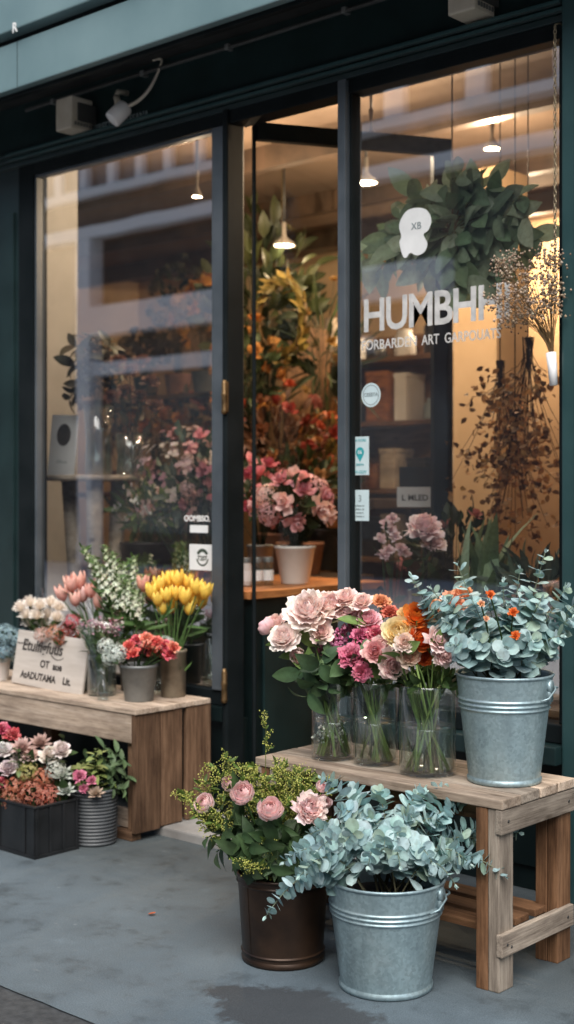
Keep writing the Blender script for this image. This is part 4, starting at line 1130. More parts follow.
# wide vase
vf(2, 399, 631, -.08, 20, 'ranunculus', 'yellow peach ranunculus leaning left out of the wide vase', name='ranunculus', colors=(C8(253, 230, 168), C8(255, 244, 212)), ax=-FWD * .8 + UP * .5 - RGT * .1)
vf(2, 417, 614, -.07, 17, 'ranunculus', 'bright orange ranunculus at the top of the wide vase', name='ranunculus', colors=(C8(230, 118, 36), C8(244, 156, 76)))
vf(2, 421, 638, -.09, 15, 'ranunculus', 'deep orange ranunculus below the bright orange one', name='ranunculus', colors=(C8(222, 96, 36), C8(238, 130, 66)), ax=-FWD * .8 + UP * .15 + RGT * .2)
vf(2, 439, 638, -.12, 15, 'rose', 'pale pink rose beside the orange ranunculus', colors=(C8(246, 208, 206), C8(253, 236, 231)), ax=-FWD * .7 + UP * .3 + RGT * .5)
vf(2, 445, 655, -.11, 13, 'rose', 'pale rose nearest the bucket, low in the wide vase', colors=(C8(246, 208, 206), C8(253, 236, 231)), ax=-FWD * .8 + RGT * .4)
vf(2, 407, 612, .03, 12, 'ranunculus', 'small yellow ranunculus behind the bright orange one', name='ranunculus', colors=(C8(248, 212, 138), C8(252, 232, 184)))
vf(2, 455, 600, .08, 15, 'rose', 'peach rose showing behind the eucalyptus', colors=(C8(226, 148, 110), C8(236, 184, 152)))
vf(2, 465, 592, .12, 13, 'rose', 'small apricot rose deep behind the eucalyptus', colors=(C8(226, 150, 96), C8(236, 180, 140)))
vf(1, 384, 644, -.09, 12, 'rose', 'small blush rose squeezed between the pink and the yellow blooms', colors=(PALE2, PALE), ax=-FWD)
vf(2, 410, 655, -.07, 13, 'rose', 'creamy peach rose low at the front of the wide vase', colors=(C8(246, 206, 176), C8(252, 232, 214)), ax=-FWD * .9 + UP * .1)
vf(0, 321, 630, -.06, 14, 'rose', 'pale rose tucked below the big blush rose', colors=(PALE2, PALE), ax=-FWD * .8 + UP * .3)
vf(0, 297, 655, -.03, 12, 'bud', 'half closed blush bud drooping under the left roses', name='rose', colors=(PALE2, PALE), ax=-FWD * .6 - RGT * .3)
vf(1, 362, 672, -.08, 11, 'carnation', 'small deep rose carnation lowest in the middle vase', name='carnation', colors=(C8(206, 104, 134), C8(228, 146, 166)), ax=-FWD)
vf(2, 432, 622, .0, 13, 'ranunculus', 'apricot ranunculus next to the pale pink rose', name='ranunculus', colors=(C8(238, 150, 76), C8(248, 184, 120)))
vf(0, 275, 622, .03, 13, 'rose', 'small blush rose at the back left of the left vase', colors=(PALE2, PALE))
vf(1, 345, 596, .03, 13, 'rose', 'small cream pink rose high between the left and middle vases', colors=(PALE2, PALE))
vf(1, 362, 600, .0, 12, 'rose', 'pale shell pink rose near the top of the middle vase', colors=(PALE2, PALE))
vf(2, 433, 605, .02, 12, 'ranunculus', 'soft peach ranunculus behind the bright orange one', name='ranunculus', colors=(C8(246, 190, 140), C8(252, 220, 184)))
vf(2, 405, 642, -.11, 11, 'rose', 'small cream rose below the yellow ranunculus', colors=(C8(248, 222, 206), C8(253, 240, 230)), ax=-FWD * .9 + UP * .2)
vf(2, 424, 658, -.06, 10, 'ranunculus', 'little burnt orange ranunculus hanging low in the wide vase', name='ranunculus', colors=(C8(216, 92, 40), C8(234, 124, 66)), ax=-FWD)
for k, (px, py, vi) in enumerate(((360, 668, 1), (385, 684, 1), (345, 690, 1), (405, 680, 2), (435, 672, 2), (450, 680, 2), (395, 650, 2), (418, 668, 2), (330, 655, 0), (372, 640, 1))):
    x, y, r, h, wl = V[vi]
    leafy_stem('dark leafy sprig between the roses of the three vases', (x + R(-.03, .03), y + R(-.03, .03), BH + .014), W(px, py, 3.93 + R(-.06, .06)), Vector((x, y, BH + h + .06)), n=8, Ln=.06, Wd=.028, start=.66, group='leafy sprigs between the roses', col=C8(60, 86, 56), col2=C8(98, 126, 84))
for vi in (0, 1, 2):
    x, y, r, h, wl = V[vi]
    for k in range(15 if vi == 2 else 11):
        a = R(0, 6.28); t = thing('cut_stem', 'plain green cut stem among the blooms of the %s vase' % ('left', 'middle', 'wide')[vi], 'stem', (x + r * .75 * math.cos(a), y + r * .75 * math.sin(a), BH + .014), 0, 'cut stems in the %s vase' % ('left', 'middle', 'wide')[vi])
        a2 = a + PI + R(-.9, .9); f0 = Vector((r * .75 * math.cos(a), r * .75 * math.sin(a), 0)); f1 = Vector((r * .82 * math.cos(a2), r * .82 * math.sin(a2), h)) - f0
        mb = MB(); tube(mb, [(0, 0, 0), f1 * .5, f1 * R(1.0, 1.25)], .0036, .003, 6, jit(C8(132, 156, 88), .2)); mb.build('stem', 'stem', t)
        lm = MB()
        for q in range(2):
            d = Vector((math.cos(a) * -1 + R(-.6, .6), math.sin(a) * -1 + R(-.6, .6), R(-.2, .8)))
            leaf_geo(lm, place(f1 * R(.92, 1.0), d, R(0, 6)), .06, .024, jit(GREEN, .25), kind='oval')
        lm.build('leaves', 'leaf', t)

# eucalyptus in the bench bucket
EG = 'eucalyptus branches in the bench bucket'
tops = [(411, 577, .02, 20), (424, 606, .03, 14), (446, 600, -.04, 15), (458, 566, .02, 15), (472, 600, -.08, 15), (487, 592, .03, 15), (503, 583, .08, 14), (520, 598, -.05, 15), (545, 553, .02, 16), (541, 600, -.08, 15),
        (566, 588, .0, 16), (572, 618, -.02, 14), (560, 636, -.08, 13), (476, 640, -.13, 12), (506, 648, -.15, 11), (533, 640, -.14, 12), (452, 645, -.1, 11), (508, 610, -.02, 15), (446, 622, -.05, 12), (580, 600, .05, 13), (520, 570, .08, 16), (432, 590, .02, 15)]
D0 = (bb - CAM).dot(FWD)
for k, (px, py, dD, n) in enumerate(tops):
    P = W(px, py, D0 + dD)
    base = bb + Vector((R(-.05, .05), R(-.05, .05), .2)); 
    side = Vector((P.x - bb.x, P.y - bb.y, 0))
    ctrl = Vector((bb.x, bb.y, bb.z + .36)) + side * (.75 if k in (0, 1) else .6) + Vector((0, 0, (P.z - bb.z - .3) * .35))
    lab = 'round leaved blue green eucalyptus branch in the bucket on the bench'
    g = EG
    if k == 0: lab, g = 'eucalyptus branch arching far left towards the orange ranunculus', EG
    if k == 8: lab = 'tallest upright eucalyptus tip with paired leaves, at the right of the bench bucket'
    if k == 3: lab = 'slender upright eucalyptus tip with narrow pale leaves, behind the middle of the bench bucket'
    euc_branch(lab, base, P, ctrl, n, .053 if py > 580 else .047, g, start=.34)
for k, (px, py, lab) in enumerate(((490, 588, 'small orange bloom peeping out near the top of the bench eucalyptus'), (513, 606, 'bright orange bloom in the middle of the bench eucalyptus'), (515, 629, 'lowest orange bloom among the bench eucalyptus'), (486, 612, 'tiny peach bloom half hidden in the bench eucalyptus'), (481, 597, 'pale pink blossom high among the bench eucalyptus'))):
    P = W(px, py, D0 - .13); cl = (C8(222, 104, 44), C8(230, 130, 70)) if k < 3 else (PEACH, C8(236, 190, 170))
    b = carnation_bloom((.014, .016, .015, .01, .012)[k], cl[0], cl[1], 22)
    flower('carnation', lab, 'flower', bb + Vector((R(-.03, .03), R(-.03, .03), .22)), P - Vector((0, 0, .02)), b, look(.4), None, None, leaves=0)

# ================================================================== buckets on the pavement
gb = Vector((-2.165, 2.815, .0005))
bucket('large galvanised bucket of eucalyptus standing on the pavement in front of the bench', gb, .156, .121, .288, rad(15), 'galvanised buckets')
bw = Vector((-2.51, 2.79, .0005))
bt = bucket('dark brown metal bucket of peonies standing on the pavement', bw, .128, .113, .243, rad(60), None, False, 'brown_bucket', 'brown_metal', rings=(.93, .06))
D0 = (gb - CAM).dot(FWD)
EG2 = 'eucalyptus branches in the pavement bucket'
low = [(266, 916, -.16, 26, 'drooping eucalyptus branch reaching left across the brown bucket'), (284, 862, -.12, 26, 'long pale eucalyptus branch lying over the peony leaves'), (300, 876, -.17, 22, 0), (322, 778, .06, 22, 'eucalyptus branch standing up beside the peonies'), (338, 812, -.02, 20, 0), (352, 790, .1, 18, 0), (378, 792, .1, 20, 0), (345, 842, -.14, 18, 0), (366, 820, -.05, 18, 0), (398, 836, -.12, 18, 0),
       (424, 792, .06, 20, 0), (447, 790, .1, 20, 'upright eucalyptus tip rising towards the bench leg'), (412, 818, -.02, 18, 0), (440, 822, .0, 18, 0), (464, 806, .06, 19, 0), (519, 833, .04, 26, 'eucalyptus branch reaching right past the bench leg'), (504, 876, -.06, 24, 'lower eucalyptus branch pointing right past the bench leg'), (490, 846, .02, 20, 0), (470, 864, -.08, 16, 0),
       (432, 862, -.16, 15, 0), (400, 866, -.18, 14, 0), (368, 866, -.17, 15, 0), (318, 850, -.14, 20, 0), (308, 836, -.06, 20, 0), (384, 850, -.15, 15, 0), (455, 884, -.13, 13, 'short eucalyptus sprig hanging beside the handle of the pavement bucket')]
for k, (px, py, dD, n, lab) in enumerate(low):
    P = W(px, py, D0 + dD)
    base = gb + Vector((R(-.06, .06), R(-.06, .06), .2))
    side = Vector((P.x - gb.x, P.y - gb.y, 0))
    ctrl = Vector((gb.x, gb.y, gb.z + .36)) + side * .62 + Vector((0, 0, max(.0, (P.z - gb.z - .28) * .55) + .03))
    euc_branch(lab or 'pale round leaved eucalyptus branch in the bucket on the pavement', base, P, ctrl, n, .041, EG2, start=.3, c1=C8(190, 216, 216), c2=C8(134, 170, 172), droop=.15 if py > 850 else 0)
# peonies and greenery in the brown bucket
D0 = (bw - CAM).dot(FWD)
PG = None
peon = [(204, 805, .02, 11.5, 'small ball peony furthest left in the brown bucket'), (228, 786, .08, 9, 'peony bud half hidden behind the other peonies'), (242, 795, -.04, 13.5, 'round pink peony second from the left in the brown bucket'), (270, 811, -.1, 14.5, 'round cupped pink peony in the middle of the brown bucket'), (311, 810, -.06, 15, 'loosely opened pink peony on the right of the brown bucket'), (322, 789, .0, 7.5, 'small tight peony bud above the opened peony'), (325, 805, -.02, 9, 'pale peony tucked against the eucalyptus')]
for k, (px, py, dD, rp, lab) in enumerate(peon):
    D = D0 + dD - .07; P = W(px, py - 3, D); rd = rp * D / FPX * 1.28
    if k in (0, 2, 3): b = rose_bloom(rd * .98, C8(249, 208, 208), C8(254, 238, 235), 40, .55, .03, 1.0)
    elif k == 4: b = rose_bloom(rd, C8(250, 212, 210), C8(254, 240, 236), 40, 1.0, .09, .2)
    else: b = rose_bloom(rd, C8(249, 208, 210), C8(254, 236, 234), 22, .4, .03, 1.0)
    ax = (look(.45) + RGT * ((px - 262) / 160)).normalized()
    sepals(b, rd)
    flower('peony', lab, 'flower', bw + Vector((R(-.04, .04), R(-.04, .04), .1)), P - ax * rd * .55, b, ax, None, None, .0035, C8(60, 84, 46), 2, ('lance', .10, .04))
SG = 'yellow green filler sprays in the brown bucket'
for k, (px, py, dD) in enumerate(((266, 714, .1), (284, 745, .1), (255, 760, .05), (300, 752, .08), (240, 768, .0), (180, 793, -.02), (195, 812, -.05), (225, 760, .08), (278, 765, -.02), (295, 775, -.04), (262, 778, -.05), (310, 770, .04), (200, 780, .05), (250, 752, .1), (328, 768, .08), (186, 800, .04), (290, 800, -.06), (330, 830, -.1), (245, 865, -.17), (268, 840, -.12), (220, 815, -.06), (213, 768, .02), (285, 752, .03), (270, 790, -.02), (305, 790, .0), (255, 800, .0))):
    py = max(py, 770 + (px > 300) * 10) if px > 235 and k else py
    P = W(px, py, D0 + dD)
    lab = 'feathery yellow green filler spray in the brown bucket'
    if k == 0: lab = 'tallest thin filler spray curling above the brown bucket'
    if k == 5: lab = 'filler spray reaching furthest left out of the brown bucket'
    spray(lab, bw + Vector((R(-.05, .05), R(-.05, .05), .15)), P, None, col=C8(160, 168, 74), col2=C8(212, 210, 124), twigs=19 if k else 10, buds=20 if k else 9, br=.0026, spread=.062 if k else .04, group=SG, leafy=2, leafc=C8(84, 104, 48), start=.45 if k else .7)
for k, (px, py, dD) in enumerate(((205, 838, -.06), (216, 852, -.1), (232, 862, -.13), (250, 870, -.16), (270, 868, -.17), (225, 830, -.1), (240, 835, -.12), (262, 845, -.14), (290, 850, -.14), (310, 835, -.1), (280, 830, -.12), (255, 820, -.08), (234, 818, -.06), (300, 868, -.16), (322, 860, -.1), (246, 850, -.15), (275, 850, -.15), (290, 870, -.16), (215, 842, -.05), (225, 800, 0))):
    P = W(px, py, D0 + dD)
    leafy_stem('dark green peony foliage stem in the brown bucket', bw + Vector((R(-.05, .05), R(-.05, .05), .15)), P, Vector((bw.x, bw.y, .40)) + (P - Vector((bw.x, bw.y, .34))) * .35, name='peony_foliage', n=9, Ln=.085, Wd=.034, kind='lance', group='peony foliage in the brown bucket', start=.4, col=C8(38, 58, 40), col2=C8(62, 86, 54))

# a couple of petals dropped on the pavement
for k, (px, py, c, lab) in enumerate(((148, 915, C8(206, 104, 60), 'single orange petal lying on the open pavement'),)):
    p = W(px, py, FPX * 1.3 / (py - 495)); p.z = .003
    mb = MB(); leaf_geo(mb, Matrix.Rotation(R(0, 6), 4, 'Z') @ Matrix.Rotation(rad(-84), 4, 'Y'), .028 if k < 2 else .04, .018 if k < 2 else .03, c, None, 'round', .3, -.15)
    o = mb.build('fallen_petal' if k < 2 else 'fallen_leaf', 'petal' if k < 2 else 'leaf', None, p); tag(o, lab, 'petal' if k < 2 else 'leaf')

# ================================================================== bunches on the plank bench (left)
def WL(px, py, D): return W(px, py, D)
def proto_bunch(items, make, labels):
    pass
def copies(first, spots, group, label):
    """the first thing stands at spots[0]; further spots get copies of it and of its parts"""
    for i, (loc, rz, sc) in enumerate(spots):
        if i == 0: first.location = loc; first.rotation_euler = (0, 0, rz); first.scale = (sc,) * 3; first['group'] = group
        else: dup(first, loc, rz, label, group, sc)
# yellow tulips in a worn tin cylinder
tc_ = Vector((-3.885, 3.665, LH))
pot('tall worn tin cylinder holding yellow tulips at the right end of the plank bench', tc_, simple_prof(.049, .052, .187), 'bronze_pot', 'tin_cylinder', 'vase', (.047, .16))
D0 = (tc_ - CAM).dot(FWD)
TY = [(152, 590), (160, 583), (169, 579), (178, 578), (187, 581), (196, 586), (204, 590), (158, 598), (167, 594), (176, 592), (184, 595), (193, 598), (201, 600), (171, 604), (189, 607), (163, 607)]
for k, (px, py) in enumerate(TY):
    P = WL(px, py, D0 + R(-.06, .05)); h = .072 * R(.92, 1.08)
    lab = 'yellow tulip in the bunch standing in the tin cylinder'
    flower('tulip', lab, 'flower', tc_ + Vector((R(-.02, .02), R(-.02, .02), .08)), P - Vector((0, 0, h * .5)), tulip_bloom(h, C8(250, 196, 62), C8(254, 226, 112)), (UP + RGT * ((px - 178) / 220) + Vector((R(-.1, .1), R(-.1, .1), 0))), None, 'yellow tulips', .0032, C8(76, 104, 56), 1, ('strap', .10, .014), lmin=.05)
# pink tulips in a hidden tin behind the sign
pk = Vector((-4.33, 3.66, LH))
pot('grey tin behind the sign board holding pink tulips', pk, simple_prof(.05, .06, .16), 'zinc', 'tin_pot', 'pot', (.052, .13))
D1 = (pk - CAM).dot(FWD)
for k, (px, py) in enumerate(((64, 592), (72, 583), (80, 580), (83, 594), (91, 590), (98, 582), (107, 588), (98, 600), (104, 600), (76, 598))):
    P = WL(px, py, D1 + R(-.05, .04)); h = .078 * R(.9, 1.1)
    flower('tulip', 'slender pink tulip in the bunch above the sign board' if k != 3 else 'palest pink tulip in the middle of the bunch above the sign board', 'flower', pk + Vector((R(-.02, .02), R(-.02, .02), .08)), P - Vector((0, 0, h * .5)), tulip_bloom(h, C8(226, 150, 138), C8(246, 200, 186) if k != 3 else C8(236, 212, 204)), (UP + RGT * ((px - 85) / 90) + Vector((R(-.12, .12), R(-.12, .12), 0))), None, 'pink tulips', .003, C8(80, 104, 62), 1, ('strap', .15, .02), lmin=.3)
# white stock spikes
stp = Vector((-4.12, 3.675, LH))
pot('dark pot behind the glass vase holding tall white flower spikes', stp, simple_prof(.06, .07, .17), 'dark_ceramic', 'flower_pot', 'pot', (.06, .14))
D2 = (stp - CAM).dot(FWD)
def stock(label, base, tip, group):
    t = thing('flower_spike', label, 'flower', base, 0, group)
    pts = [p - Vector(base) for p in stem_curve(base, tip, None, 16)]
    mb = MB(); tube(mb, pts, .004, .002, 6, C8(84, 108, 62)); mb.build('stem', 'stem', t)
    fb = MB(); lm = MB()
    for k in range(46):
        f = .52 + .48 * k / 46; x = f * (len(pts) - 1); i = min(len(pts) - 2, int(x)); p = pts[i].lerp(pts[i + 1], x - i)
        a = k * 2.4; rr = .019 * (1.25 - .85 * (f - .5) / .5)
        d = Vector((math.cos(a), math.sin(a), .45))
        c = mixc(C8(236, 238, 218), C8(128, 156, 92), min(1, max(0, (f - .7) / .28)) * .9)
        floret(fb, place(p + d * rr, d, R(0, 6)), .0135 * (1.2 - .6 * (f - .5) / .5), jit(c, .1), 5)
        if k % 2 == 0: leaf_geo(lm, place(p, d, R(0, 6)), .042, .013, jit(C8(92, 118, 70), .2), nv=4)
    for k in range(9):
        p = pts[int(R(.25, .6) * 15)]; a = R(0, 6.3)
        leaf_geo(lm, place(p, (math.cos(a), math.sin(a), R(.1, .8)), R(0, 6)), .09, .02, jit(C8(78, 104, 60), .2))
    fb.build('florets', 'petal', t); lm.build('leaves', 'leaf', t)
for k, (px, py) in enumerate(((82, 546), (93, 556), (104, 545), (113, 552), (124, 562), (134, 556), (143, 575), (118, 575), (136, 590), (96, 570), (128, 580))):
    stock('white flower spike in the tall bunch behind the pink tulips' if k != 2 else 'tallest white flower spike behind the pink tulips', *(lambda q: (Vector((stp.x * .35 + q.x * .65 if abs(q.x - stp.x) < .08 else stp.x + (.05 if q.x > stp.x else -.05), stp.y + R(-.03, .03), LH + .1)), q))(WL(px, py, D2 + R(-.03, .05))), 'white flower spikes')
flower('tulip', 'single pink tulip standing between the white spikes and the yellow tulips', 'flower', stp + Vector((.03, 0, .1)), WL(143, 592, D2 - .02), tulip_bloom(.075, C8(214, 140, 122), C8(234, 178, 158)), UP, None, None, .003, C8(80, 104, 62), 1, ('strap', .12, .02))
# white chrysanthemums, blue hydrangea, sleeve
wc = Vector((-4.62, 3.62, LH))
pot('white pot behind the sign board holding white chrysanthemums', wc, simple_prof(.055, .068, .15), 'white_ceramic', 'flower_pot', 'pot', (.06, .12))
D3 = (wc - CAM).dot(FWD)
def mum(rd, c1, c2):
    mb = MB()
    for k in range(90):
        t_ = k / 89; th = rad(5 + 72 * t_)
        petal_geo(mb, k * 2.4, rd * R(.85, 1.15), rd * .13, th * .7, th, rd * .05, rd * .2 * (1 - t_), c1, jit(c2, .06, .02), nu=2, nv=3, ruf=.02, tipw=.6, seed=k)
    return mb
for k, (px, py) in enumerate(((22, 607), (31, 602), (40, 605), (50, 602), (58, 607), (27, 614), (37, 615), (47, 614), (56, 617), (43, 622), (30, 622))):
    flower('chrysanthemum', 'white spiky chrysanthemum in the bunch behind the sign board', 'flower', wc + Vector((R(-.03, .03), R(-.03, .03), .1)), WL(px, py, D3 + R(-.06, .03)) - UP * .02, mum(.042, C8(246, 234, 214), C8(252, 246, 240)), (UP + RGT * ((px - 40) / 60) - FWD * .3), None, 'white chrysanthemums', .003, C8(86, 108, 66), 1, ('lance', .08, .025))
hy = Vector((-4.79, 3.47, LH))
pot('pale pot at the far left of the plank bench holding blue hydrangeas', hy, simple_prof(.05, .062, .13), 'white_ceramic', 'flower_pot', 'pot', (.055, .1))
D4 = (hy - CAM).dot(FWD)
for k, (px, py, rd, lab, c1, c2) in enumerate(((4, 628, .055, 'grey blue hydrangea head at the left edge above the plank bench', C8(128, 156, 170), C8(156, 182, 192)), (19, 632, .05, 'grey blue hydrangea head next to the sign board', C8(120, 148, 162), C8(150, 176, 186)), (2, 645, .045, 'lower blue hydrangea head cut by the left edge', C8(110, 138, 156), C8(146, 172, 184)), (15, 647, .038, 'pale mint hydrangea head beside the top corner of the sign', C8(190, 206, 208), C8(214, 222, 222)))):
    flower('hydrangea', lab, 'flower', hy + Vector((R(-.02, .02), R(-.02, .02), .08)), WL(px, py, D4 + R(-.06, .02)) - UP * .03, hydrangea_bloom(rd, c1, c2), look(.6), None, None, .003, GREEN, 3, ('oval', .08, .05))
sl_ = thing('plastic_sleeve', 'clear plastic flower sleeve tilting up behind the white chrysanthemums', 'wrapper', wc + Vector((-.09, .02, .22)))
mb = MB(); 
M = Matrix.Rotation(rad(-22), 4, 'Y')
vs = []
for i in range(7):
    f = i / 6
    for j in range(13):
        a = rad(-60 + 300 * j / 12); r = .012 + .075 * f
        vs.append((r * math.cos(a) * 1.1, r * math.sin(a) * .5, -.2 + .36 * f + .012 * math.sin(j * 2.1) * f))
mb.add(vs, [(i * 13 + j, i * 13 + j + 1, (i + 1) * 13 + j + 1, (i + 1) * 13 + j) for i in range(6) for j in range(12)], (.5, .5, .5), M)
mb.build('sheet', 'sleeve', sl_)
# small red and pink clusters behind the sign
rp = Vector((-4.29, 3.545, LH))
pot('small tin hidden behind the right edge of the sign board', rp, simple_prof(.04, .048, .13), 'zinc', 'tin_pot', 'pot', (.04, .1))
D5 = (rp - CAM).dot(FWD)
for k, (px, py, c1, c2, lab) in enumerate(((68, 624, C8(172, 48, 52), C8(196, 74, 72), 'deep red cluster bloom just above the sign board'), (75, 630, C8(160, 40, 44), C8(190, 66, 60), 'lower red cluster bloom beside the glass vase'), (72, 617, C8(190, 70, 92), C8(206, 100, 116), 'crimson pink cluster bloom highest above the sign'), (42, 630, C8(206, 158, 150), C8(224, 186, 176), 'dusty pink cluster bloom in the middle above the sign'), (54, 628, C8(190, 118, 96), C8(206, 146, 122), 'salmon cluster bloom above the sign lettering'), (62, 634, C8(196, 88, 70), C8(210, 116, 92), 'orange red cluster bloom behind the corner of the sign'))):
    flower('cluster_bloom', lab, 'flower', rp + Vector((R(-.02, .02), R(-.02, .02), .08)), WL(px, py, D5 + R(-.03, .05)) - UP * .02, hydrangea_bloom(.034, c1, c2, 60, .26), look(.5), None, None, .0025, GREEN, 2, ('oval', .06, .03))
# glass vase with a paper wrapped posy
gv = Vector((-4.115, 3.49, LH + .0005))
vase('squat glass vase beside the sign board on the plank bench', gv, .058, .165, .11)
D6 = (gv - CAM).dot(FWD)
wr = thing('wrapped_posy', 'posy of tiny pink flowers wrapped in clear film, standing in the squat glass vase', 'bouquet', gv + Vector((0, 0, .015)))
mb = MB()
vs = []
for i in range(9):
    f = i / 8
    for j in range(25):
        a = 2 * PI * j / 24; r = .022 + .078 * f ** 1.3 + .005 * f * math.sin(a * 5)
        vs.append((r * math.cos(a), r * math.sin(a), .05 + .215 * f + .008 * f * math.sin(a * 3)))
mb.add(vs, [(i * 25 + j, i * 25 + j + 1, (i + 1) * 25 + j + 1, (i + 1) * 25 + j) for i in range(8) for j in range(24)]); mb.build('film', 'sleeve', wr)
mb = MB(); fb = MB()
for k in range(46):
    a = R(0, 6.3); q = math.sqrt(R(0, 1)); top = Vector((.082 * q * math.cos(a), .082 * q * math.sin(a), .255 + R(-.02, .02) + .02 * (1 - q)))
    tube(mb, bez((R(-.02, .02), R(-.02, .02), 0), (top.x * .3, top.y * .3, .13), top, 6), .0018, .0014, 4, jit(C8(70, 92, 56), .2))
    for j in range(11):
        pp = top + Vector((R(-.022, .022), R(-.022, .022), R(-.015, .014)))
        floret(fb, place(pp, UP + Vector((R(-.5, .5), R(-.5, .5), 0)), R(0, 6)), R(.004, .0075), jit(C8(206, 150, 176) if R(0, 1) < .4 else (C8(196, 78, 130) if R(0, 1) < .25 else C8(206, 200, 196)), .12), 5)
    for j in range(3): leaf_geo(mb, place(top * R(.6, .9), Vector((R(-1, 1), R(-1, 1), .5)), R(0, 6)), .05, .014, jit(C8(76, 98, 60), .2), nv=3)
mb.build('stems', 'stem', wr); fb.build('florets', 'petal', wr)
# grey zinc pot with coral carnations and white hydrangea
zp = Vector((-3.905, 3.50, LH))
pot('grey zinc pot of coral carnations on the front of the plank bench', zp, simple_prof(.056, .072, .142, lip=.004), 'zinc', 'zinc_pot', 'pot', (.066, .12))
D7 = (zp - CAM).dot(FWD)
for k, (px, py) in enumerate(((130, 646), (138, 640), (147, 638), (156, 642), (164, 645), (172, 647), (135, 653), (143, 650), (152, 652), (160, 653), (168, 655), (149, 645))):
    c = [(C8(222, 92, 92), C8(246, 156, 140)), (C8(216, 84, 104), C8(242, 148, 154)), (C8(228, 112, 98), C8(250, 190, 164))][k % 3]
    flower('carnation', 'coral carnation in the dense bunch of the grey zinc pot', 'flower', zp + Vector((R(-.03, .03), R(-.03, .03), .08)), WL(px, py, D7 + R(-.06, .04)) - UP * .01, carnation_bloom(.032, c[0], c[1], 30), (look(.6) + RGT * ((px - 150) / 50)), None, 'coral carnations', .0028, GREEN, 1, ('lance', .06, .012), lmin=.6)
for k, (px, py, lab) in enumerate(((106, 641, 'pale mint white hydrangea head left of the coral carnations'), (117, 648, 'larger pale white hydrangea head touching the coral carnations'), (108, 652, 'low pale hydrangea head in front of the squat glass vase'), (166, 639, 'small pale hydrangea head behind the coral carnations'))):
    flower('hydrangea', lab, 'flower', zp + Vector((-.03, R(-.02, .02), .08)), WL(px, py, D7 + (-.06 if k < 3 else .06)) - UP * .02, hydrangea_bloom(.04 if k == 1 else .034, C8(206, 218, 214), C8(226, 232, 226), 80, .24), look(.5), None, None, .0028, GREEN, 2, ('oval', .07, .035))
# little bottle
p = Vector((-4.02, 3.415, LH))
t = thing('glass_bottle', 'tiny clear bottle on the front edge of the plank bench between vase and zinc pot', 'bottle', p)
mb = MB(); lathe(mb, [(.001, 0), (.02, 0), (.022, .004), (.022, .06), (.009, .078), (.009, .105), (.0115, .107), (.0115, .114), (.006, .114)], 24); mb.build('body', 'vase_rim', t)
p = Vector((-3.99, 3.655, LH)); t = thing('glass_jar', 'small clear jar behind the grey zinc pot', 'jar', p)
mb = MB(); lathe(mb, [(.001, 0), (.036, 0), (.04, .005), (.04, .09), (.034, .1), (.034, .115), (.037, .118), (.033, .118)], 28); mb.build('body', 'vase_glass', t)
mb = MB(); lathe(mb, [(.001, .06), (.036, .06), (.036, .004)], 24); mb.build('water', 'water', t)

# ================================================================== black crate and ribbed pot on the pavement
cr = Vector((-4.17, 3.045, .0005))
t = thing('plastic_crate', 'black plastic crate packed with flowers on the pavement below the plank bench', 'crate', cr)
X, Y_, H = .33, .098, .178
boxes('walls', 'black_plastic', [(-X, X, -Y_, -Y_ + .008, .0, H), (-X, X, Y_ - .008, Y_, 0, H), (-X, -X + .008, -Y_ + .0085, Y_ - .0085, 0, H), (X - .008, X, -Y_ + .0085, Y_ - .0085, 0, H), (-X + .0085, X - .0085, -Y_ + .0085, Y_ - .0085, 0, .01)], t, .002)
boxes('rim', 'black_plastic', [(-X - .006, X + .006, -Y_ - .006, -Y_ + .01, H + .001, H + .009), (-X - .006, X + .006, Y_ - .01, Y_ + .006, H + .001, H + .009), (-X - .006, -X + .01, -Y_ + .0105, Y_ - .0105, H + .001, H + .009), (X - .01, X + .006, -Y_ + .0105, Y_ - .0105, H + .001, H + .009)], t, .003)
boxes('ribs', 'black_plastic', [(x - .006, x + .006, -Y_ - .004, -Y_ - .0005, .012, H) for x in (-.31, -.2, -.04, .12, .27, .322)] + [(X + .0005, X + .005, y - .006, y + .006, .012, H) for y in (-.09, -.03, .03, .09)] + [(-X - .005, X + .005, -Y_ - .0055, -Y_ - .0003, 0, .0115), (X + .0003, X + .0055, -Y_ + .001, Y_, 0, .0115)], t, .0015)
mb = MB(); mb.add([(-X + .01, -Y_ + .01, H - .05), (X - .01, -Y_ + .01, H - .05), (X - .01, Y_ - .01, H - .05), (-X + .01, Y_ - .01, H - .05)], [(0, 1, 2, 3)]); mb.build('soil', 'soil', t)
rbp = Vector((-3.87, 3.245, .0005))
prof = [(.001, 0), (.078, 0), (.082, .004)]
for k in range(90):
    f = k / 89; prof.append((.082 + .006 * f + .0022 * (1 if (k % 6) < 3 else -1), .006 + .19 * f))
prof += [(.093, .199), (.093, .207), (.087, .208), (.085, .19), (.001, .18)]
pot('ribbed dark grey pot standing on the pavement beside the crate', rbp, prof, 'ribbed_grey', 'ribbed_pot', 'pot', (.084, .185), n=48)
def rosette(rd, c1, c2, n=40):
    mb = MB()
    for k in range(n):
        t_ = k / (n - 1); th = rad(8 + 72 * t_)
        M = Matrix.Rotation(k * 2.4, 4, 'Z') @ Matrix.Rotation(th, 4, 'Y') @ Matrix.Rotation(PI, 4, 'Z')
        leaf_geo(mb, M, rd * (.45 + .6 * t_), rd * .34, jit(mixc(c1, c2, t_), .1), mixc(c2, (.5, .3, .3), .2), 'oval', .3, -.15, 4)
    return mb
DC = (cr + Vector((.11, 0, 0)) - CAM).dot(FWD)
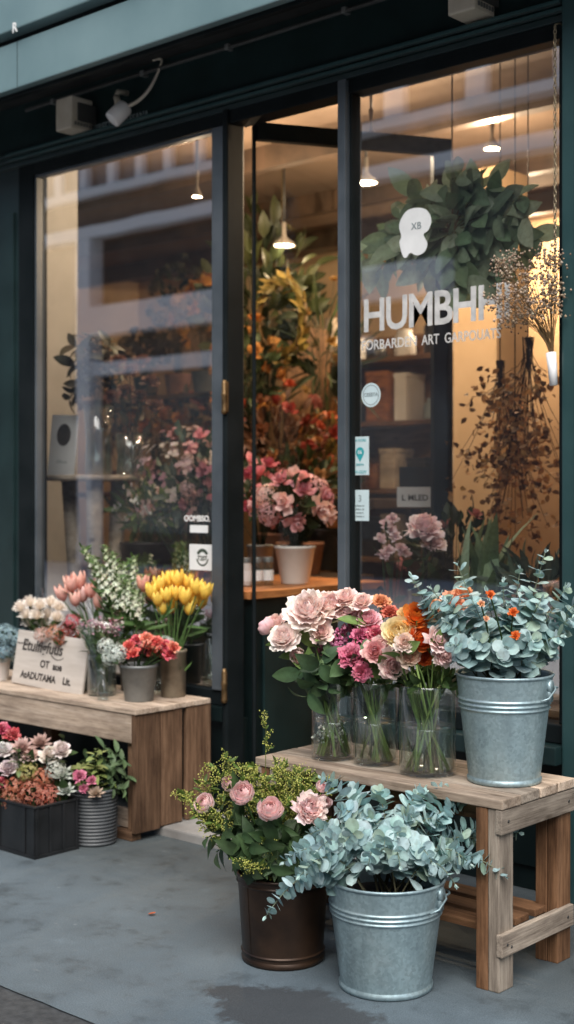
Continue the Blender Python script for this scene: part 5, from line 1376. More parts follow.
crate_f = [
 (2, 732, 'carn', .03, (C8(196, 70, 104), C8(218, 110, 130)), 'hot pink carnation at the far left back of the crate'), (12, 738, 'carn', .032, (C8(190, 60, 70), C8(214, 100, 100)), 'raspberry carnation at the back of the crate'),
 (3, 752, 'rose', .034, (C8(222, 222, 220), C8(234, 230, 226)), 'white rose at the left edge of the crate'), (22, 748, 'ros', .045, (C8(150, 120, 108), C8(196, 160, 150)), 'dusty mauve rosette at the back of the crate'), (40, 744, 'ros', .045, (C8(140, 110, 92), C8(176, 140, 124)), 'brownish rosette at the back right of the crate'),
 (30, 757, 'rose', .032, (C8(214, 176, 166), C8(230, 204, 192)), 'cream pink rose in the middle of the crate'), (50, 757, 'rose', .038, (C8(226, 214, 204), C8(236, 228, 218)), 'large cream white rose on the right of the crate'), (61, 752, 'rose', .034, (C8(224, 210, 204), C8(236, 226, 222)), 'white rose at the right back of the crate'),
 (8, 770, 'rose', .034, (C8(206, 190, 190), C8(226, 214, 214)), 'pale greyish rose at the left of the crate'), (27, 772, 'yel', .035, (C8(150, 146, 70), C8(190, 176, 96)), 'yellow green cluster in the middle of the crate'),
 (0, 786, 'carn', .028, (C8(206, 90, 110), C8(220, 130, 140)), 'pink carnation low at the left edge of the crate'), (16, 785, 'hyd', .044, (C8(166, 64, 34), C8(196, 92, 52)), 'rust orange cluster in the front row of the crate'), (32, 792, 'hyd', .05, (C8(150, 52, 32), C8(186, 84, 52)), 'large rust red cluster hanging over the crate rim'), (48, 796, 'hyd', .04, (C8(164, 56, 40), C8(200, 92, 70)), 'red orange cluster at the right front of the crate'), (12, 798, 'hyd', .04, (C8(146, 60, 36), C8(180, 92, 54)), 'brown orange cluster at the left front of the crate'),
 (62, 776, 'ros', .045, (C8(150, 172, 158), C8(186, 200, 186)), 'pale blue green rosette on the right of the crate'), (66, 792, 'ros', .036, (C8(140, 164, 152), C8(176, 192, 180)), 'small grey green rosette above the crate corner'), (55, 770, 'hyd', .032, (C8(196, 200, 190), C8(216, 216, 206)), 'whitish cluster near the right end of the crate'), (42, 778, 'hyd', .036, (C8(176, 76, 44), C8(200, 108, 66)), 'orange cluster in the middle of the crate'), (18, 762, 'ros', .036, (C8(120, 128, 108), C8(170, 160, 150)), 'green brown rosette in the middle of the crate')]
for k, (px, py, kind, rd, (c1, c2), lab) in enumerate(crate_f):
    rd *= 1.18; py -= 3; c2 = mixc(c2, (1, .95, .92), .15)
    dd = .06 if py < 745 else (.02 if py < 765 else (-.02 if py < 785 else -.07))
    P = W(px, py, DC + dd + (5 - px) * .0006)
    ax = look(.6)
    if kind == 'carn': b, nm = carnation_bloom(rd, c1, c2, 30), 'carnation'
    elif kind == 'rose': b, nm = rose_bloom(rd, c1, c2, 28), 'rose'
    elif kind == 'ros': b, nm = rosette(rd, c1, c2), 'succulent_rosette'
    else: b, nm = hydrangea_bloom(rd, c1, c2, 110, .19), 'cluster_bloom'
    base = Vector((P.x + R(-.01, .01), min(max(P.y + .01, cr.y - .07), cr.y + .07), .14))
    flower(nm, lab, 'flower', base, P - ax * rd * .4, b, ax, None, None, .003, GREEN, 3, ('oval', .06, .028), lmin=.3)
for k in range(20):
    px = R(-30, 75) if k < 12 else R(-34, -4); P = W(px, R(735, 795), DC + R(-.05, .06))
    leafy_stem('short leafy green sprig filling the gaps of the crate', (P.x, min(max(P.y, cr.y - .07), cr.y + .07), .13), P, None, n=9, Ln=.05, Wd=.02, group='leafy sprigs in the crate', start=.2, col=C8(60, 78, 50), col2=C8(110, 124, 84))
DR = (rbp - CAM).dot(FWD)
for k, (px, py, c) in enumerate(((85, 755, 0), (95, 748, 1), (104, 757, 1), (78, 768, 1), (115, 765, 0), (124, 758, 0), (128, 775, 0), (110, 782, 1), (92, 775, 1), (120, 750, 0), (98, 765, 1), (86, 785, 1), (106, 745, 0), (126, 790, 0))):
    leafy_stem('pale green leafy stem in the ribbed grey pot' if c else 'dark green leafy stem in the ribbed grey pot', rbp + Vector((R(-.04, .04), R(-.04, .04), .18)), W(px, py, DR + R(-.08, .06)), None, n=13, Ln=.055, Wd=.022, group='leafy stems in the ribbed pot', start=.15, col=C8(120, 136, 76) if c else C8(70, 92, 62), col2=C8(160, 166, 104) if c else C8(98, 120, 88))
for k, (px, py, rd, lab) in enumerate(((80, 778, .03, 'deep pink bloom at the left of the ribbed pot'), (92, 782, .022, 'dusty pink bloom low in the ribbed pot'), (84, 790, .022, 'small rose pink bloom hanging over the ribbed pot'))):
    P = W(px, py, DR - .1)
    flower('carnation', lab, 'flower', rbp + Vector((-.03, -.02, .18)), P, carnation_bloom(rd, C8(196, 100, 132), C8(220, 150, 170), 26), look(.5), None, None, .0025, GREEN, 1)
P = W(96, 795, DR - .1); flower('succulent_rosette', 'pale green rosette on the rim of the ribbed pot', 'plant', rbp + Vector((0, -.03, .18)), P, rosette(.04, C8(160, 158, 120), C8(196, 176, 156)), look(.6), None, None, .003, GREEN, 0)

# ================================================================== inside the shop: plants, shelves, display
def posy(label, loc, potspec, fol, blooms, name='potted_plant', cat='plant', spread=.14, height=.3, nleaf=70, leafk=('oval', .07, .03), nbloom=22, brd=.03, flat=.6, kind='ball', group=None, lean=(0, 0), dry=False):
    """a pot with a clump of foliage and blossoms: pot, foliage, blossoms"""
    t = thing(name, label, cat, loc, 0, group)
    h = 0
    if potspec:
        rb, rt, h, mat = potspec
        mb = MB(); lathe(mb, simple_prof(rb, rt, h), 32); pt = mb.build('pot', mat, t)
        d_ = MB(); disc(d_, rt * .92, h - .03, 20); d_.build('soil', 'soil', pt)
    lm = MB(); st_ = MB(); fb = MB()
    def inside():
        while True:
            v = Vector((R(-1, 1), R(-1, 1), R(-1, 1)))
            if v.length < 1: return v
    c = Vector((lean[0], lean[1], h + height * .62))
    for k in range(nleaf):
        v = inside(); v = v * (.55 + .45 * R(0, 1))
        p = c + Vector((v.x * spread, v.y * spread, v.z * height * .42))
        root = Vector((v.x * .03, v.y * .03, max(.02, h - .03)))
        if k % 3 == 0: tube(st_, bez(root, (p.x * .35, p.y * .35, p.z * .7), p, 6), .003, .0016, 4, jit(fol[0], .25))
        s = R(.7, 1.3)
        leaf_geo(lm, place(p, v + Vector((0, 0, .25)), R(0, 6)), leafk[1] * s, leafk[2] * s, jit(mixc(fol[0], fol[1], R(0, 1)), .25), kind=leafk[0], nv=4)
    for k in range(nbloom):
        z = 1 - (1 + flat) * (k + .5) / nbloom; a = k * 2.4; q = math.sqrt(max(0, 1 - z * z))
        d = Vector((q * math.cos(a), q * math.sin(a), z))
        p = c + Vector((d.x * spread, d.y * spread, d.z * height * .42)) * R(.85, 1.12)
        col = blooms[k % len(blooms)]
        if kind == 'tiny':
            for j in range(8): floret(fb, place(p + Vector((R(-1, 1), R(-1, 1), R(-1, 1))) * brd, d, R(0, 6)), brd * .55, jit(col, .15), 5)
        else:
            rb_ = BG[k % len(BG)]
            fb.join(recol(rb_, col), place(p, d, R(0, 6), brd))
        if k % 2 == 0: tube(st_, bez((p.x * .1, p.y * .1, max(.02, h - .03)), (p.x * .35, p.y * .35, p.z * .7), p, 6), .003, .002, 4, jit(fol[0], .25))
    st_.build('stems', 'stem', t); lm.build('foliage', 'leaf', t)
    if fb.v: fb.build('blossoms', 'petal', t)
    return t
BG = [rose_bloom(1.0, (1, 1, 1), (1, 1, 1), 14, .9, .06, .0) for _ in range(3)] + [hydrangea_bloom(1.0, (1, 1, 1), (1, 1, 1), 50, .3)]
def recol(mb, c):
    o = MB(); o.v = mb.v; o.f = mb.f; k = R(.85, 1.15)
    o.c = [(min(1, q[0]) * c[0] * k, min(1, q[1]) * c[1] * k, min(1, q[2]) * c[2] * k) for q in mb.c]
    return o
DK = (C8(30, 40, 26), C8(58, 70, 40)); MID = (C8(66, 86, 50), C8(104, 122, 74)); OCH = (C8(70, 66, 34), C8(124, 100, 52)); BRN = (C8(58, 38, 28), C8(98, 64, 44)); GRY = (C8(70, 86, 76), C8(120, 134, 120))

# on the counter by the doorway
CT = .913
posy('white pot of dusty pink hydrangeas on the counter inside the doorway', Vector((-3.86, 4.37, CT)), (.062, .088, .165, 'white_ceramic'), DK, [C8(232, 178, 180), C8(242, 206, 200), C8(216, 150, 160)], spread=.155, height=.29, nleaf=80, leafk=('oval', .09, .045), nbloom=19, brd=.05)
jp = [(246, 5.69), (257, 5.72), (268, 5.75)]
for k, (px, D) in enumerate(jp):
    p = W(px, 560, D); p.z = CT
    t = thing('glass_jar', ('pale jar nearest the door jamb on the counter', 'middle jar of the three on the counter', 'jar closest to the white pot on the counter')[k], 'jar', p, 0, 'jars on the counter')
    mb = MB(); lathe(mb, [(.001, 0), (.022, 0), (.024, .004), (.024, .085), (.02, .1), (.02, .112)], 24); mb.build('body', ('white_ceramic', 'vase_rim', 'vase_rim')[k], t)
    mb = MB(); lathe(mb, [(.0225, .098), (.0225, .118), (.0215, .12), (.001, .12)], 24); mb.build('lid', 'zinc', t)
    lb = MB(); lathe(lb, [(.0246, .02), (.0246, .065)], 24); lb.build('label', 'paper', t)
p = W(250, 545, 6.0); p.z = CT
posy('spray of deep pink blooms at the left of the doorway counter', p + Vector((-.03, .1, 0)), (.05, .06, .16, 'zinc'), DK, [C8(186, 92, 110), C8(206, 130, 140)], spread=.13, height=.34, nleaf=30, nbloom=14, brd=.045)

# stepped display of plants behind the counter
tb = thing('display_table', 'dark stepped display table crowded with plants in the middle of the shop', 'table', (-4.75, 5.2, .03))
boxes('lower_top', 'dark_wood', [(-.6, .6, -.4, .1, .82, .87)], tb, .004); boxes('upper_top', 'dark_wood', [(-.6, .6, .101, .6, 1.2, 1.25)], tb, .004)
for x in (-.55, .55):
    for y, zt in ((-.36, .819), (.05, .819), (.55, 1.199)): boxes('leg', 'dark_wood', [(x - .03, x + .03, y - .03, y + .03, 0, zt)], tb, .003)
def at_top(px, D, z): p = W(px, 495, D); p.z = z; return p
posy('mass of orange red blooms behind the doorway counter', at_top(278, 7.0, .9), (.1, .12, .2, 'terracotta'), BRN, [C8(158, 70, 46), C8(140, 56, 48), C8(104, 66, 44), C8(128, 60, 56)], spread=.27, height=.72, nleaf=190, nbloom=22, brd=.042)
posy('orange and amber blooms at the right of the doorway', at_top(322, 7.15, .9), (.1, .12, .22, 'dark_ceramic'), OCH, [C8(160, 84, 50), C8(170, 116, 66), C8(140, 56, 48)], spread=.2, height=.6, nleaf=120, nbloom=16, brd=.045)
posy('tall dark leafy plant high behind the doorway blooms', at_top(262, 7.6, 1.3), (.12, .15, .25, 'dark_ceramic'), (C8(26, 34, 22), C8(56, 60, 34)), [C8(90, 84, 50)], spread=.36, height=1.35, nleaf=260, leafk=('oval', .14, .06), nbloom=4, brd=.03)
posy('golden dried grasses standing high at the right of the doorway', at_top(322, 7.5, 1.3), (.1, .12, .25, 'terracotta'), DK, [C8(140, 104, 54), C8(160, 126, 70)], spread=.2, height=.9, nleaf=80, leafk=('strap', .26, .016), nbloom=10, brd=.03)
posy('ochre leaved plant beneath the orange blooms', at_top(300, 6.75, .9), (.1, .12, .16, 'terracotta'), DK, [C8(150, 100, 60), C8(160, 120, 80)], spread=.3, height=.5, nleaf=130, nbloom=10, brd=.035)
posy('amber foliage plant at the left edge of the doorway', at_top(246, 7.2, 1.27), (.1, .12, .2, 'terracotta'), DK, [C8(150, 96, 46), C8(170, 120, 64)], spread=.2, height=.75, nleaf=120, nbloom=14, brd=.045)
# gilded wreath on the back
t = thing('dried_wreath', 'golden dried wreath hanging in the dark behind the doorway', 'wreath', W(282, 318, 7.25))
mb = MB(); st_ = MB()
ring = [(.17 * math.cos(a), 0, .2 * math.sin(a)) for a in [2 * PI * k / 24 for k in range(25)]]
tube(st_, ring, .012, .012, 6, C8(80, 60, 30))
tube(st_, [(0, 0, .2), (0, 0, max(.3, 3.115 - t.location.z))], .003, .003, 4, C8(60, 50, 30))
for k in range(90):
    a = R(-1.7, 1.9) if k < 60 else R(0, 6.28); p = Vector((.17 * math.cos(a), 0, .2 * math.sin(a)))
    leaf_geo(mb, place(p + Vector((R(-.02, .02), R(-.03, .01), R(-.02, .02))), Vector((-math.sin(a) + R(-.6, .6), R(-.7, .2), math.cos(a) + R(-.6, .6))), R(0, 6)), .085, .036, jit(mixc(C8(136, 112, 58), C8(88, 84, 46), R(0, 1)), .2), kind='oval', nv=4)
st_.build('ring', 'stem', t); mb.build('leaves', 'leaf', t)

# left window: round pedestal with vases
pd = Vector((-5.03, 4.22, .5))
t = thing('pedestal_table', 'pale wooden pedestal with a round top in the left window', 'table', pd)
mb = MB(); lathe(mb, [(.001, .868), (.222, .868), (.228, .872), (.228, .892), (.222, .895), (.001, .895)], 56); mb.build('top', 'wood_pale', t)
for (a, r_) in ((rad(200), .14), (rad(320), .13), (rad(80), .14)):
    mb = MB(); tube(mb, [(r_ * .6 * math.cos(a), r_ * .6 * math.sin(a), 0), (r_ * 1.0 * math.cos(a), r_ * 1.0 * math.sin(a), .867)], .03, .042, 14); mb.build('leg', 'wood_pale', t)
PZ = pd.z + .8955
p0 = WY(63, 476, 4.15)
t = thing('display_card', 'tall white card with a dark oval picture propped on the pedestal', 'card', (p0.x + .02, 4.12, PZ))
cd_ = boxes('card', 'paper', [(-.07, .07, -.002, .002, 0, .30)], t, .001); cd_.rotation_euler = (rad(-7), rad(2), rad(28))
mb = MB(); vs = [(.037 * math.cos(2 * PI * k / 30), -.003, .2 + .055 * math.sin(2 * PI * k / 30)) for k in range(30)]; mb.add(vs, [tuple(range(30))]); mb.build('oval_picture', 'ink', cd_)
text_mesh('lettering', 'Olove', .022, 'grey_vinyl', (0, -.0028, .06), cd_, align='CENTER')
def tall_vase(label, loc, r, h, mat='vase_rim'):
    t = thing('glass_vase', label, 'vase', loc)
    mb = MB(); lathe(mb, [(.001, .001), (r * .85, .001), (r * .9, .01), (r * .82, h * .5), (r, h), (r - .004, h), (r * .8, h * .5), (r * .85, .016), (.001, .012)], 40); mb.build('body', mat, t)
    w_ = MB(); lathe(w_, [(.001, h * .5), (r * .78, h * .5), (r * .8, .02)], 32); w_.build('water', 'water', t)
    return t
v1 = Vector((-4.99, 4.21, PZ)); tall_vase('tall pale glass vase of dark leaves on the pedestal', v1, .075, .34)
v2 = Vector((-4.86, 4.30, PZ)); tall_vase('shorter glass vase of brown dried flowers on the pedestal', v2, .075, .2)
for k, (px, py) in enumerate(((74, 345), (85, 338), (97, 336), (110, 345), (120, 365), (72, 365), (78, 385), (105, 352), (116, 390), (90, 350), (68, 400))):
    leafy_stem('dark dried branch in the tall vase on the pedestal', v1 + Vector((R(-.02, .02), R(-.02, .02), .05)), W(px, py, 6.4 + R(-.08, .1)), v1 + Vector((0, 0, .55)), name='dried_branch', n=16, Ln=.10, Wd=.05, group='dark dried branches on the pedestal', start=.5, col=C8(44, 46, 40), col2=C8(74, 62, 50))
for k, (px, py) in enumerate(((118, 365), (130, 375), (142, 365), (150, 385), (125, 395), (140, 400), (112, 400), (155, 410))):
    b = carnation_bloom(.05, C8(92, 58, 44), C8(128, 86, 66), 22)
    flower('dried_bloom', 'brown dried bloom in the shorter vase on the pedestal', 'flower', v2 + Vector((R(-.03, .03), R(-.03, .03), .03)), W(px, py, 6.3 + R(-.1, .2)), b, look(.5), None, 'brown dried blooms', .003, C8(70, 60, 44), 2, ('oval', .09, .04))
# pots on the window platform
stool = thing('plant_stool', 'low dark stool under the planter in the left window', 'stool', (-4.86, 4.42, .5))
boxes('seat', 'dark_wood', [(-.17, .17, -.14, .14, .30, .33)], stool, .004)
for sx_ in (-.14, .14):
    for sy_ in (-.11, .11): boxes('leg', 'dark_wood', [(sx_ - .018, sx_ + .018, sy_ - .018, sy_ + .018, 0, .299)], stool, .003)
posy('dark planter of white buds and bright green leaves in the left window', Vector((-4.86, 4.42, .8305)), (.1, .14, .24, 'dark_ceramic'), (C8(86, 110, 62), C8(140, 160, 96)), [C8(246, 244, 236), C8(232, 226, 220)], spread=.2, height=.26, nleaf=120, leafk=('lance', .11, .028), nbloom=28, brd=.02, kind='tiny')
posy('tall pink and white bunch in a dark pot behind the planter', Vector((-4.62, 4.44, .5)), (.09, .12, .45, 'dark_ceramic'), GRY, [C8(226, 190, 194), C8(236, 222, 216), C8(206, 150, 164)], spread=.26, height=.62, nleaf=100, nbloom=44, brd=.03, kind='tiny')
p = WY(200, 560, 4.25)
posy('pink blooms in a dark pot close to the emblem sticker', Vector((p.x - .1, 4.45, .5)), (.1, .13, .52, 'dark_ceramic'), DK, [C8(222, 160, 170), C8(232, 200, 198)], spread=.17, height=.55, nleaf=90, nbloom=22, brd=.04)
p = WY(200, 590, 4.1)
posy('low box of ochre and red foliage at the foot of the left window', Vector((p.x, 4.08, .5)), (.1, .11, .24, 'terracotta'), (C8(116, 104, 40), C8(160, 96, 44)), [C8(190, 116, 40), C8(150, 60, 40)], spread=.15, height=.22, nleaf=90, nbloom=10, brd=.025)
posy('leafy green pot between the pedestal legs and the planter', Vector((-4.60, 4.12, .5)), (.09, .1, .18, 'zinc'), MID, [C8(200, 205, 180)], spread=.18, height=.32, nleaf=120, nbloom=8, brd=.02, kind='tiny')
# deep left: warm shelves of dried flowers
tb = thing('wall_shelf', 'long wooden shelf of dried flowers deep behind the left window', 'shelf', (-7.0, 6.2, .03))
boxes('board', 'wood_brown', [(-1.3, 1.6, -.2, .2, 1.25, 1.29), (-1.3, 1.6, -.2, .2, .7, .74), (-1.3, 1.6, -.2, .2, 1.9, 1.93)], tb, .003)
boxes('side', 'wood_brown', [(-1.34, -1.301, -.2, .2, 0, 2.3), (1.601, 1.64, -.2, .2, 0, 2.3)], tb, .003)
for k, (px, z, fol, bl, sp, hh, lab) in enumerate(((122, 1.33, BRN, [C8(150, 120, 96), C8(180, 150, 120)], .18, .42, 'brown dried bunch on the deep shelf, left of the orange ones'), (158, 1.33, OCH, [C8(226, 150, 60), C8(214, 124, 50), C8(232, 178, 104)], .26, .45, 'bright orange dried bunch on the deep shelf'), (192, 1.33, OCH, [C8(222, 160, 84), C8(206, 130, 90)], .26, .5, 'amber dried bunch at the right end of the deep shelf'), (178, 1.97, DK, [C8(70, 70, 50)], .2, .75, 'tall dark dried bunch on top of the deep shelf'), (146, 1.97, DK, [C8(60, 60, 50)], .18, .3, 'low dark bunch on top of the deep shelf'), (205, 1.97, OCH, [C8(200, 140, 60), C8(226, 170, 90)], .22, .6, 'golden bunch on top of the deep shelf'), (172, .78, DK, [C8(200, 150, 140), C8(180, 110, 110)], .25, .35, 'dusty pink bunch low on the deep shelf'), (205, .78, MID, [C8(220, 206, 190), C8(200, 170, 160)], .2, .35, 'cream flowered bunch low on the deep shelf'))):
    p = W(px, 495, 7.9); p.z = z; p.y = 6.2 + R(-.04, .04); d = FWD + RGT * ((px - 287) / FPX); p.x = (d * (p.y / d.y)).x
    posy(lab, p, (.07, .09, .14, ('terracotta', 'dark_ceramic', 'zinc')[k % 3]), fol, bl, spread=sp * .85, height=hh, nleaf=60, nbloom=18, brd=.05)

# right window: shelf unit with books and boxes
sh = thing('shelf_unit', 'brown wooden shelf unit of boxes and jars deep behind the right window', 'shelf', (-5.1, 6.75, .03))
for z in (.4, .85, 1.28, 1.70, 2.1): boxes('shelf_board', 'wood_brown', [(-.62, .72, -.16, .16, z, z + .03)], sh, .003)
for x in (-.66, .0, .721): boxes('upright', 'wood_brown', [(x, x + .035, -.17, .17, 0, 2.3)] if x else [(x, x + .03, -.155, .155, .0, .399)], sh, .003)
boxes('back_panel', 'wood_brown', [(-.66, .756, .1705, .18, 0, 2.3)], sh, 0)
rs_ = random.Random(5)
cols_ = ['card', 'paper', 'wood_pale', 'terracotta', 'white_ceramic', 'dark_ceramic', 'wood_warm', 'grey_vinyl']
bi = 0
for zi, z in enumerate((.43, .88, 1.31, 1.73, 2.13)):
    x = -.58
    while x < .6:
        w = rs_.uniform(.07, .2); h = rs_.uniform(.1, .3); m = cols_[rs_.randrange(len(cols_))]
        wx = sh.location.x + x + w / 2
        if rs_.random() < .55:
            t = thing('storage_box', '%s box on the %s shelf of the brown unit' % ({'card': 'brown cardboard', 'paper': 'white paper', 'wood_pale': 'pale wooden', 'terracotta': 'terracotta red', 'white_ceramic': 'cream', 'dark_ceramic': 'black', 'wood_warm': 'orange wooden', 'grey_vinyl': 'blue grey'}[m], ('lowest', 'second', 'middle', 'fourth', 'top')[zi]), 'box', (wx, sh.location.y, sh.location.z + z + .0005), 0, 'boxes on the brown shelf unit')
            b_ = boxes('body', m, [(-w / 2, w / 2, -.1, .1, 0, h)], t, .004); boxes('lid', m, [(-w / 2 - .004, w / 2 + .004, -.104, .104, h + .0005, h + .03)], t, .003)
        else:
            t = thing('jar', '%s jar on the %s shelf of the brown unit' % ({'card': 'brown', 'paper': 'white', 'wood_pale': 'pale', 'terracotta': 'terracotta', 'white_ceramic': 'cream', 'dark_ceramic': 'black', 'wood_warm': 'orange', 'grey_vinyl': 'blue grey'}[m], ('lowest', 'second', 'middle', 'fourth', 'top')[zi]), 'jar', (wx, sh.location.y - .03, sh.location.z + z + .0005), 0, 'jars on the brown shelf unit')
            r_ = min(w, .14) / 2; mb = MB(); lathe(mb, [(.001, 0), (r_ * .9, 0), (r_, .01), (r_, h * .7), (r_ * .7, h * .85), (r_ * .7, h), (.001, h)], 24); mb.build('body', m, t)
        x += w + rs_.uniform(.03, .1)
# paper notices standing inside
for k, (x0, y0, x1, y1, D, lab) in enumerate(((401, 467, 443, 487, 6.0, 'upper printed paper sheet behind the right window'), (397, 487, 443, 507, 5.9, 'lower printed paper sheet with large figures behind the right window'))):
    a = W(x0, y0, D); b = W(x1, y1, D); c = (a + b) / 2; w = (b - a).dot(RGT) / 2; h = (a.z - b.z) / 2
    t = thing('paper_notice', lab, 'notice', c, YAW)
    boxes('sheet', 'paper', [(-w, w, -.001, .001, -h, h)], t, 0)
    if k == 0:
        boxes('picture', 'grey_vinyl', [(-w + .01, w * .1, -.002, -.0012, -h + .01, h - .01)], t, 0)
        for j in range(3): text_mesh('printed_line', 'reseno', .022, 'ink', (w * .3, -.0015, h - .035 - .03 * j), t)
    else: text_mesh('printed_line', 'L MLED EX', .036, 'ink', (-w + .02, -.0015, -.015), t, bold=.001)
nb = thing('notice_stand', 'thin dark stand holding the paper sheets behind the right window', 'stand', W(422, 487, 5.96))
mb = MB(); zf = .031 - nb.location.z; tube(mb, [(0, .03, zf + .02), (0, .03, .09)], .012, .012, 8); lathe(mb, [(.001, zf + .02), (.14, zf + .015), (.14, zf), (.001, zf)], 24, M=Matrix.Translation((0, .03, 0))); mb.build('post', 'black_frame', nb)
bpn = boxes('back_board', 'black_frame', [(-.1, .1, .008, .016, -.08, .09)], nb, 0); bpn.rotation_euler = (0, 0, YAW)

# peony vase, pink cluster, strap-leaf pot inside the right window
PW = .5705
def sill_pt(px, Y): d = FWD + RGT * ((px - 287) / FPX); p = d * (Y / d.y); return Vector((p.x, p.y, PW))
pv = sill_pt(424, 4.12); tall_vase('glass vase of one big pink peony inside the right window', pv, .055, .26)
Dv = (pv - CAM).dot(FWD)
for k, (px, py, rd, lab) in enumerate(((424, 524, .075, 'big ruffled pale pink peony inside the right window'), (433, 537, .05, 'second pale peony just under the big one inside the right window'))):
    b = rose_bloom(rd, C8(248, 208, 210), C8(254, 238, 236), 38, 1.0, .1, 0); sepals(b, rd)
    flower('peony', lab, 'flower', pv + Vector((R(-.02, .02), 0, .02)), W(px, py, Dv - .02) - UP * .03, b, look(.6), None, None, .0035, GREEN, 3, ('oval', .1, .05), lmin=.5)
pc = sill_pt(392, 4.10); tall_vase('small glass vase of pink sweet blossoms inside the right window', pc, .045, .2)
for k, (px, py) in enumerate(((386, 522), (392, 516), (380, 536), (395, 534), (388, 548), (400, 546), (383, 552), (404, 550), (391, 528))):
    flower('blossom', 'small shell pink blossom in the cluster inside the right window', 'flower', pc + Vector((R(-.02, .02), R(-.02, .02), .02)), W(px, py, (pc - CAM).dot(FWD)) - UP * .015, carnation_bloom(.028, C8(250, 216, 220), C8(254, 240, 240), 18), look(.4), None, 'shell pink blossoms inside the right window', .0022, GREEN, 1, ('oval', .06, .03))
sp_ = sill_pt(487, 4.22)
pot('dark pot of strap leaves inside the right window behind the eucalyptus', sp_, simple_prof(.09, .12, .22), 'dark_ceramic', 'flower_pot', 'pot', (.11, .2))
Ds = (sp_ - CAM).dot(FWD)
t = thing('strap_leaf_plant', 'dark strap leaved plant rising inside the right window', 'plant', sp_ + Vector((0, 0, .19)))
lm = MB()
for k in range(46):
    a = k * 2.4; tilt = R(.05, 1.1); ln = R(.22, .5) * (1.1 - .25 * tilt)
    d = Vector((math.cos(a) * tilt, math.sin(a) * tilt, 1)).normalized()
    nr = Vector((-math.cos(a), -math.sin(a), tilt)); nr = (nr - d * nr.dot(d)).normalized()
    leaf_geo(lm, Matrix.Translation((R(-.04, .04), R(-.04, .04), 0)) @ Matrix((nr, d.cross(nr), d)).transposed().to_4x4(), ln, R(.04, .07), jit(mixc(C8(92, 116, 88), C8(170, 192, 156), R(0, 1)), .2), None, 'oval' if k % 3 else 'strap', .15, -R(.1, .6), 7)
lm.build('leaves', 'leaf', t)
posy('grey leaved herb pot low in the corner of the right window', sill_pt(540, 4.2), (.07, .09, .15, 'zinc'), GRY, [C8(190, 180, 160)], spread=.16, height=.35, nleaf=110, leafk=('lance', .13, .03), nbloom=5, brd=.02, kind='tiny')
posy('dark bushy plant low behind the pink peony', sill_pt(455, 4.42), (.09, .1, .18, 'dark_ceramic'), DK, [C8(190, 120, 110)], spread=.22, height=.5, nleaf=140, nbloom=6, brd=.03)
# bunches of dried flowers hanging at the right
for k, (px, py, D, lab) in enumerate(((500, 420, 5.6, 'brown dried bunch hanging behind the right window, nearest the lit pillar'), (528, 400, 5.3, 'large brown dried bunch hanging in the corner of the right window'), (515, 470, 5.5, 'lowest brown dried bunch behind the right window'))):
    c = W(px, py, D); t = thing('dried_bunch', lab, 'dried flowers', c)
    mb = MB(); fb = MB(); tube(mb, [(0, 0, .25), (0, 0, 3.118 - c.z)], .003, .003, 4, (.02, .015, .01))
    for j in range(34):
        e = Vector((R(-.16, .16), R(-.16, .16), R(-.3, .1))); tube(mb, bez((R(-.02, .02), R(-.02, .02), .25), (0, 0, .1), e, 5), .0022, .0015, 3, jit(C8(70, 46, 30), .2), cap=False)
        for q in range(9): leaf_geo(fb, place(e + Vector((R(-.045, .045), R(-.045, .045), R(-.045, .045))), Vector((R(-1, 1), R(-1, 1), R(-1, .4))), R(0, 6)), .036, .022, jit(mixc(C8(96, 64, 42), C8(226, 176, 116), R(0, 1) ** 1.4), .25), kind='oval', nv=3)
    mb.build('stems', 'stem', t); fb.build('flower_heads', 'leaf', t)

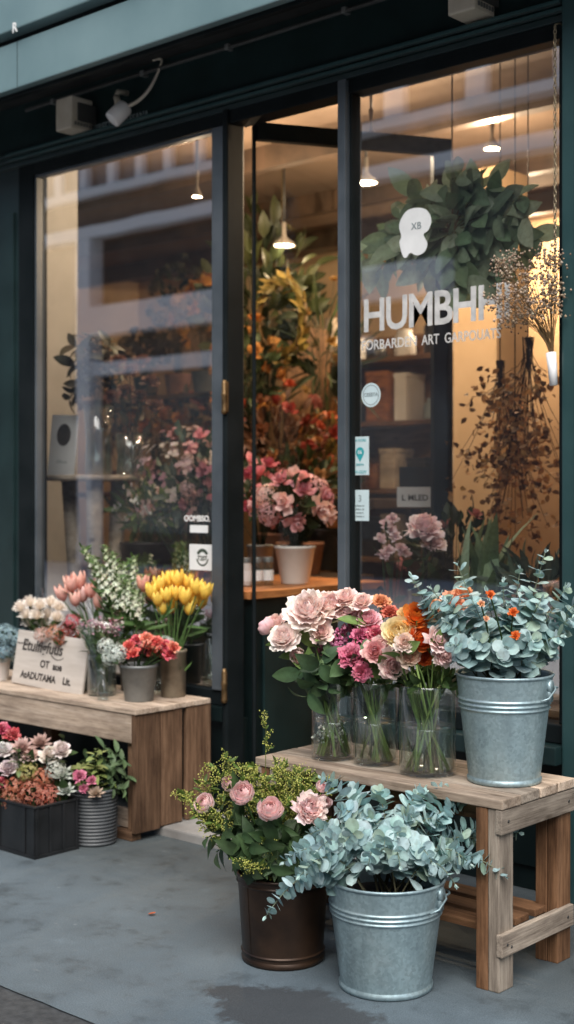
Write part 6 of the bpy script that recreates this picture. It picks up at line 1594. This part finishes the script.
# hanging greenery inside the right window
hc = WY(452, 232, 4.06)
t = thing('hanging_greenery', 'bushy swag of broad green leaves hanging inside the right window behind the lettering', 'greenery', hc)
mb = MB(); lm = MB()
tube(mb, [(0, 0, 0), (0, 0, 3.118 - hc.z)], .003, .003, 5, C8(90, 70, 40))
for k, (px, py) in enumerate(((366, 272), (378, 240), (372, 255), (398, 215), (425, 200), (460, 178), (475, 188), (492, 184), (525, 196), (531, 222), (520, 245), (440, 288), (410, 285), (476, 290), (502, 262), (455, 280), (392, 275), (510, 210), (448, 205), (430, 270), (535, 240), (488, 275), (465, 262), (420, 250))):
    q = WY(px, py, 4.06) - hc; q.y = R(-.1, .12)
    pts = bez((0, 0, 0), (q.x * .45, q.y * .6, q.z * .45 + .08), q, 12); tube(mb, pts, .0035, .0015, 5, C8(124, 92, 56), C8(104, 110, 70))
    for j in range(13):
        f = .12 + .88 * (j + R(0, .8)) / 13; x = f * 11; i = min(10, int(x)); p = pts[i].lerp(pts[i + 1], x - i); tg = (pts[i + 1] - pts[i]).normalized()
        ld = (tg * R(.3, .9) + frame_of(tg, j * 2.4).col[0] * .8 + Vector((0, 0, -.25))).normalized()
        nr = Vector((R(-.5, .5), -1, R(-.2, .6))); nr = (nr - ld * nr.dot(ld)).normalized()
        s = R(.7, 1.2)
        leaf_geo(lm, Matrix.Translation(p) @ Matrix((nr, ld.cross(nr), ld)).transposed().to_4x4(), .135 * s, .066 * s, jit(mixc(C8(110, 138, 104), C8(190, 206, 176), R(0, 1) ** 1.3), .2), None, 'oval', R(.05, .25), R(-.1, .4), 6)
mb.build('stems', 'stem', t); lm.build('leaves', 'leaf', t)

# dried gypsophila bunch hanging on a chain in front of the glass
hook = WY(555, 60, FY - .06); pt_ = WY(552, 362, FY - .06)
t = thing('dried_posy', 'dried white gypsophila posy hanging on a thin chain at the right edge of the window', 'dried flowers', pt_)
mb = MB()
topz = 2.80 - pt_.z
n_l = 64; z0_ = .16
for k in range(n_l):
    z = z0_ + (topz - z0_) * k / n_l; s = .011
    M = Matrix.Translation((hook.x - pt_.x, 0, z)) @ Matrix.Rotation((k % 2) * PI / 2, 4, 'Z')
    ring = [(M @ Vector((.0045 * math.cos(a), 0, .5 * s + .62 * (topz - z0_) / n_l * math.sin(a)))) for a in [2 * PI * j / 10 for j in range(11)]]
    tube(mb, ring, .0019, .0019, 5, cap=False)
tube(mb, [(hook.x - pt_.x, .0, topz), (hook.x - pt_.x, .03, topz + .012), (hook.x - pt_.x, .06, topz + .01)], .003, .003, 6)
mb.build('chain', 'chain', t)
wrp = MB(); tube(wrp, [(.006, 0, -.075), (.002, 0, -.02), (-.004, 0, .03)], .013, .017, 10); wrp.build('paper_wrap', 'paper', t)
mb = MB(); fb = MB()
for k in range(60):
    q = WY(R(498, 566), 0, FY - .06); q = Vector((q.x - pt_.x, R(-.09, .03), R(.13, .36)))
    q.x *= (.55 + .45 * min(1, q.z / .25))
    tube(mb, bez((R(-.006, .006), R(-.006, .006), .02), (q.x * .2, q.y * .2, .13), q, 6), .0013, .0008, 4, jit(C8(120, 96, 66), .2), cap=False)
    for j in range(16):
        bp_ = q + Vector((R(-1, 1), R(-1, 1), R(-1, 1))) * .03
        blob(fb, bp_, R(.0034, .0068), jit(mixc(C8(206, 188, 168), C8(150, 124, 100), R(0, 1)), .2))
        if j % 5 == 0: tube(mb, [q, bp_], .0006, .0005, 3, C8(120, 96, 66), cap=False)
mb.build('stems', 'stem', t); fb.build('flower_heads', 'petal', t)
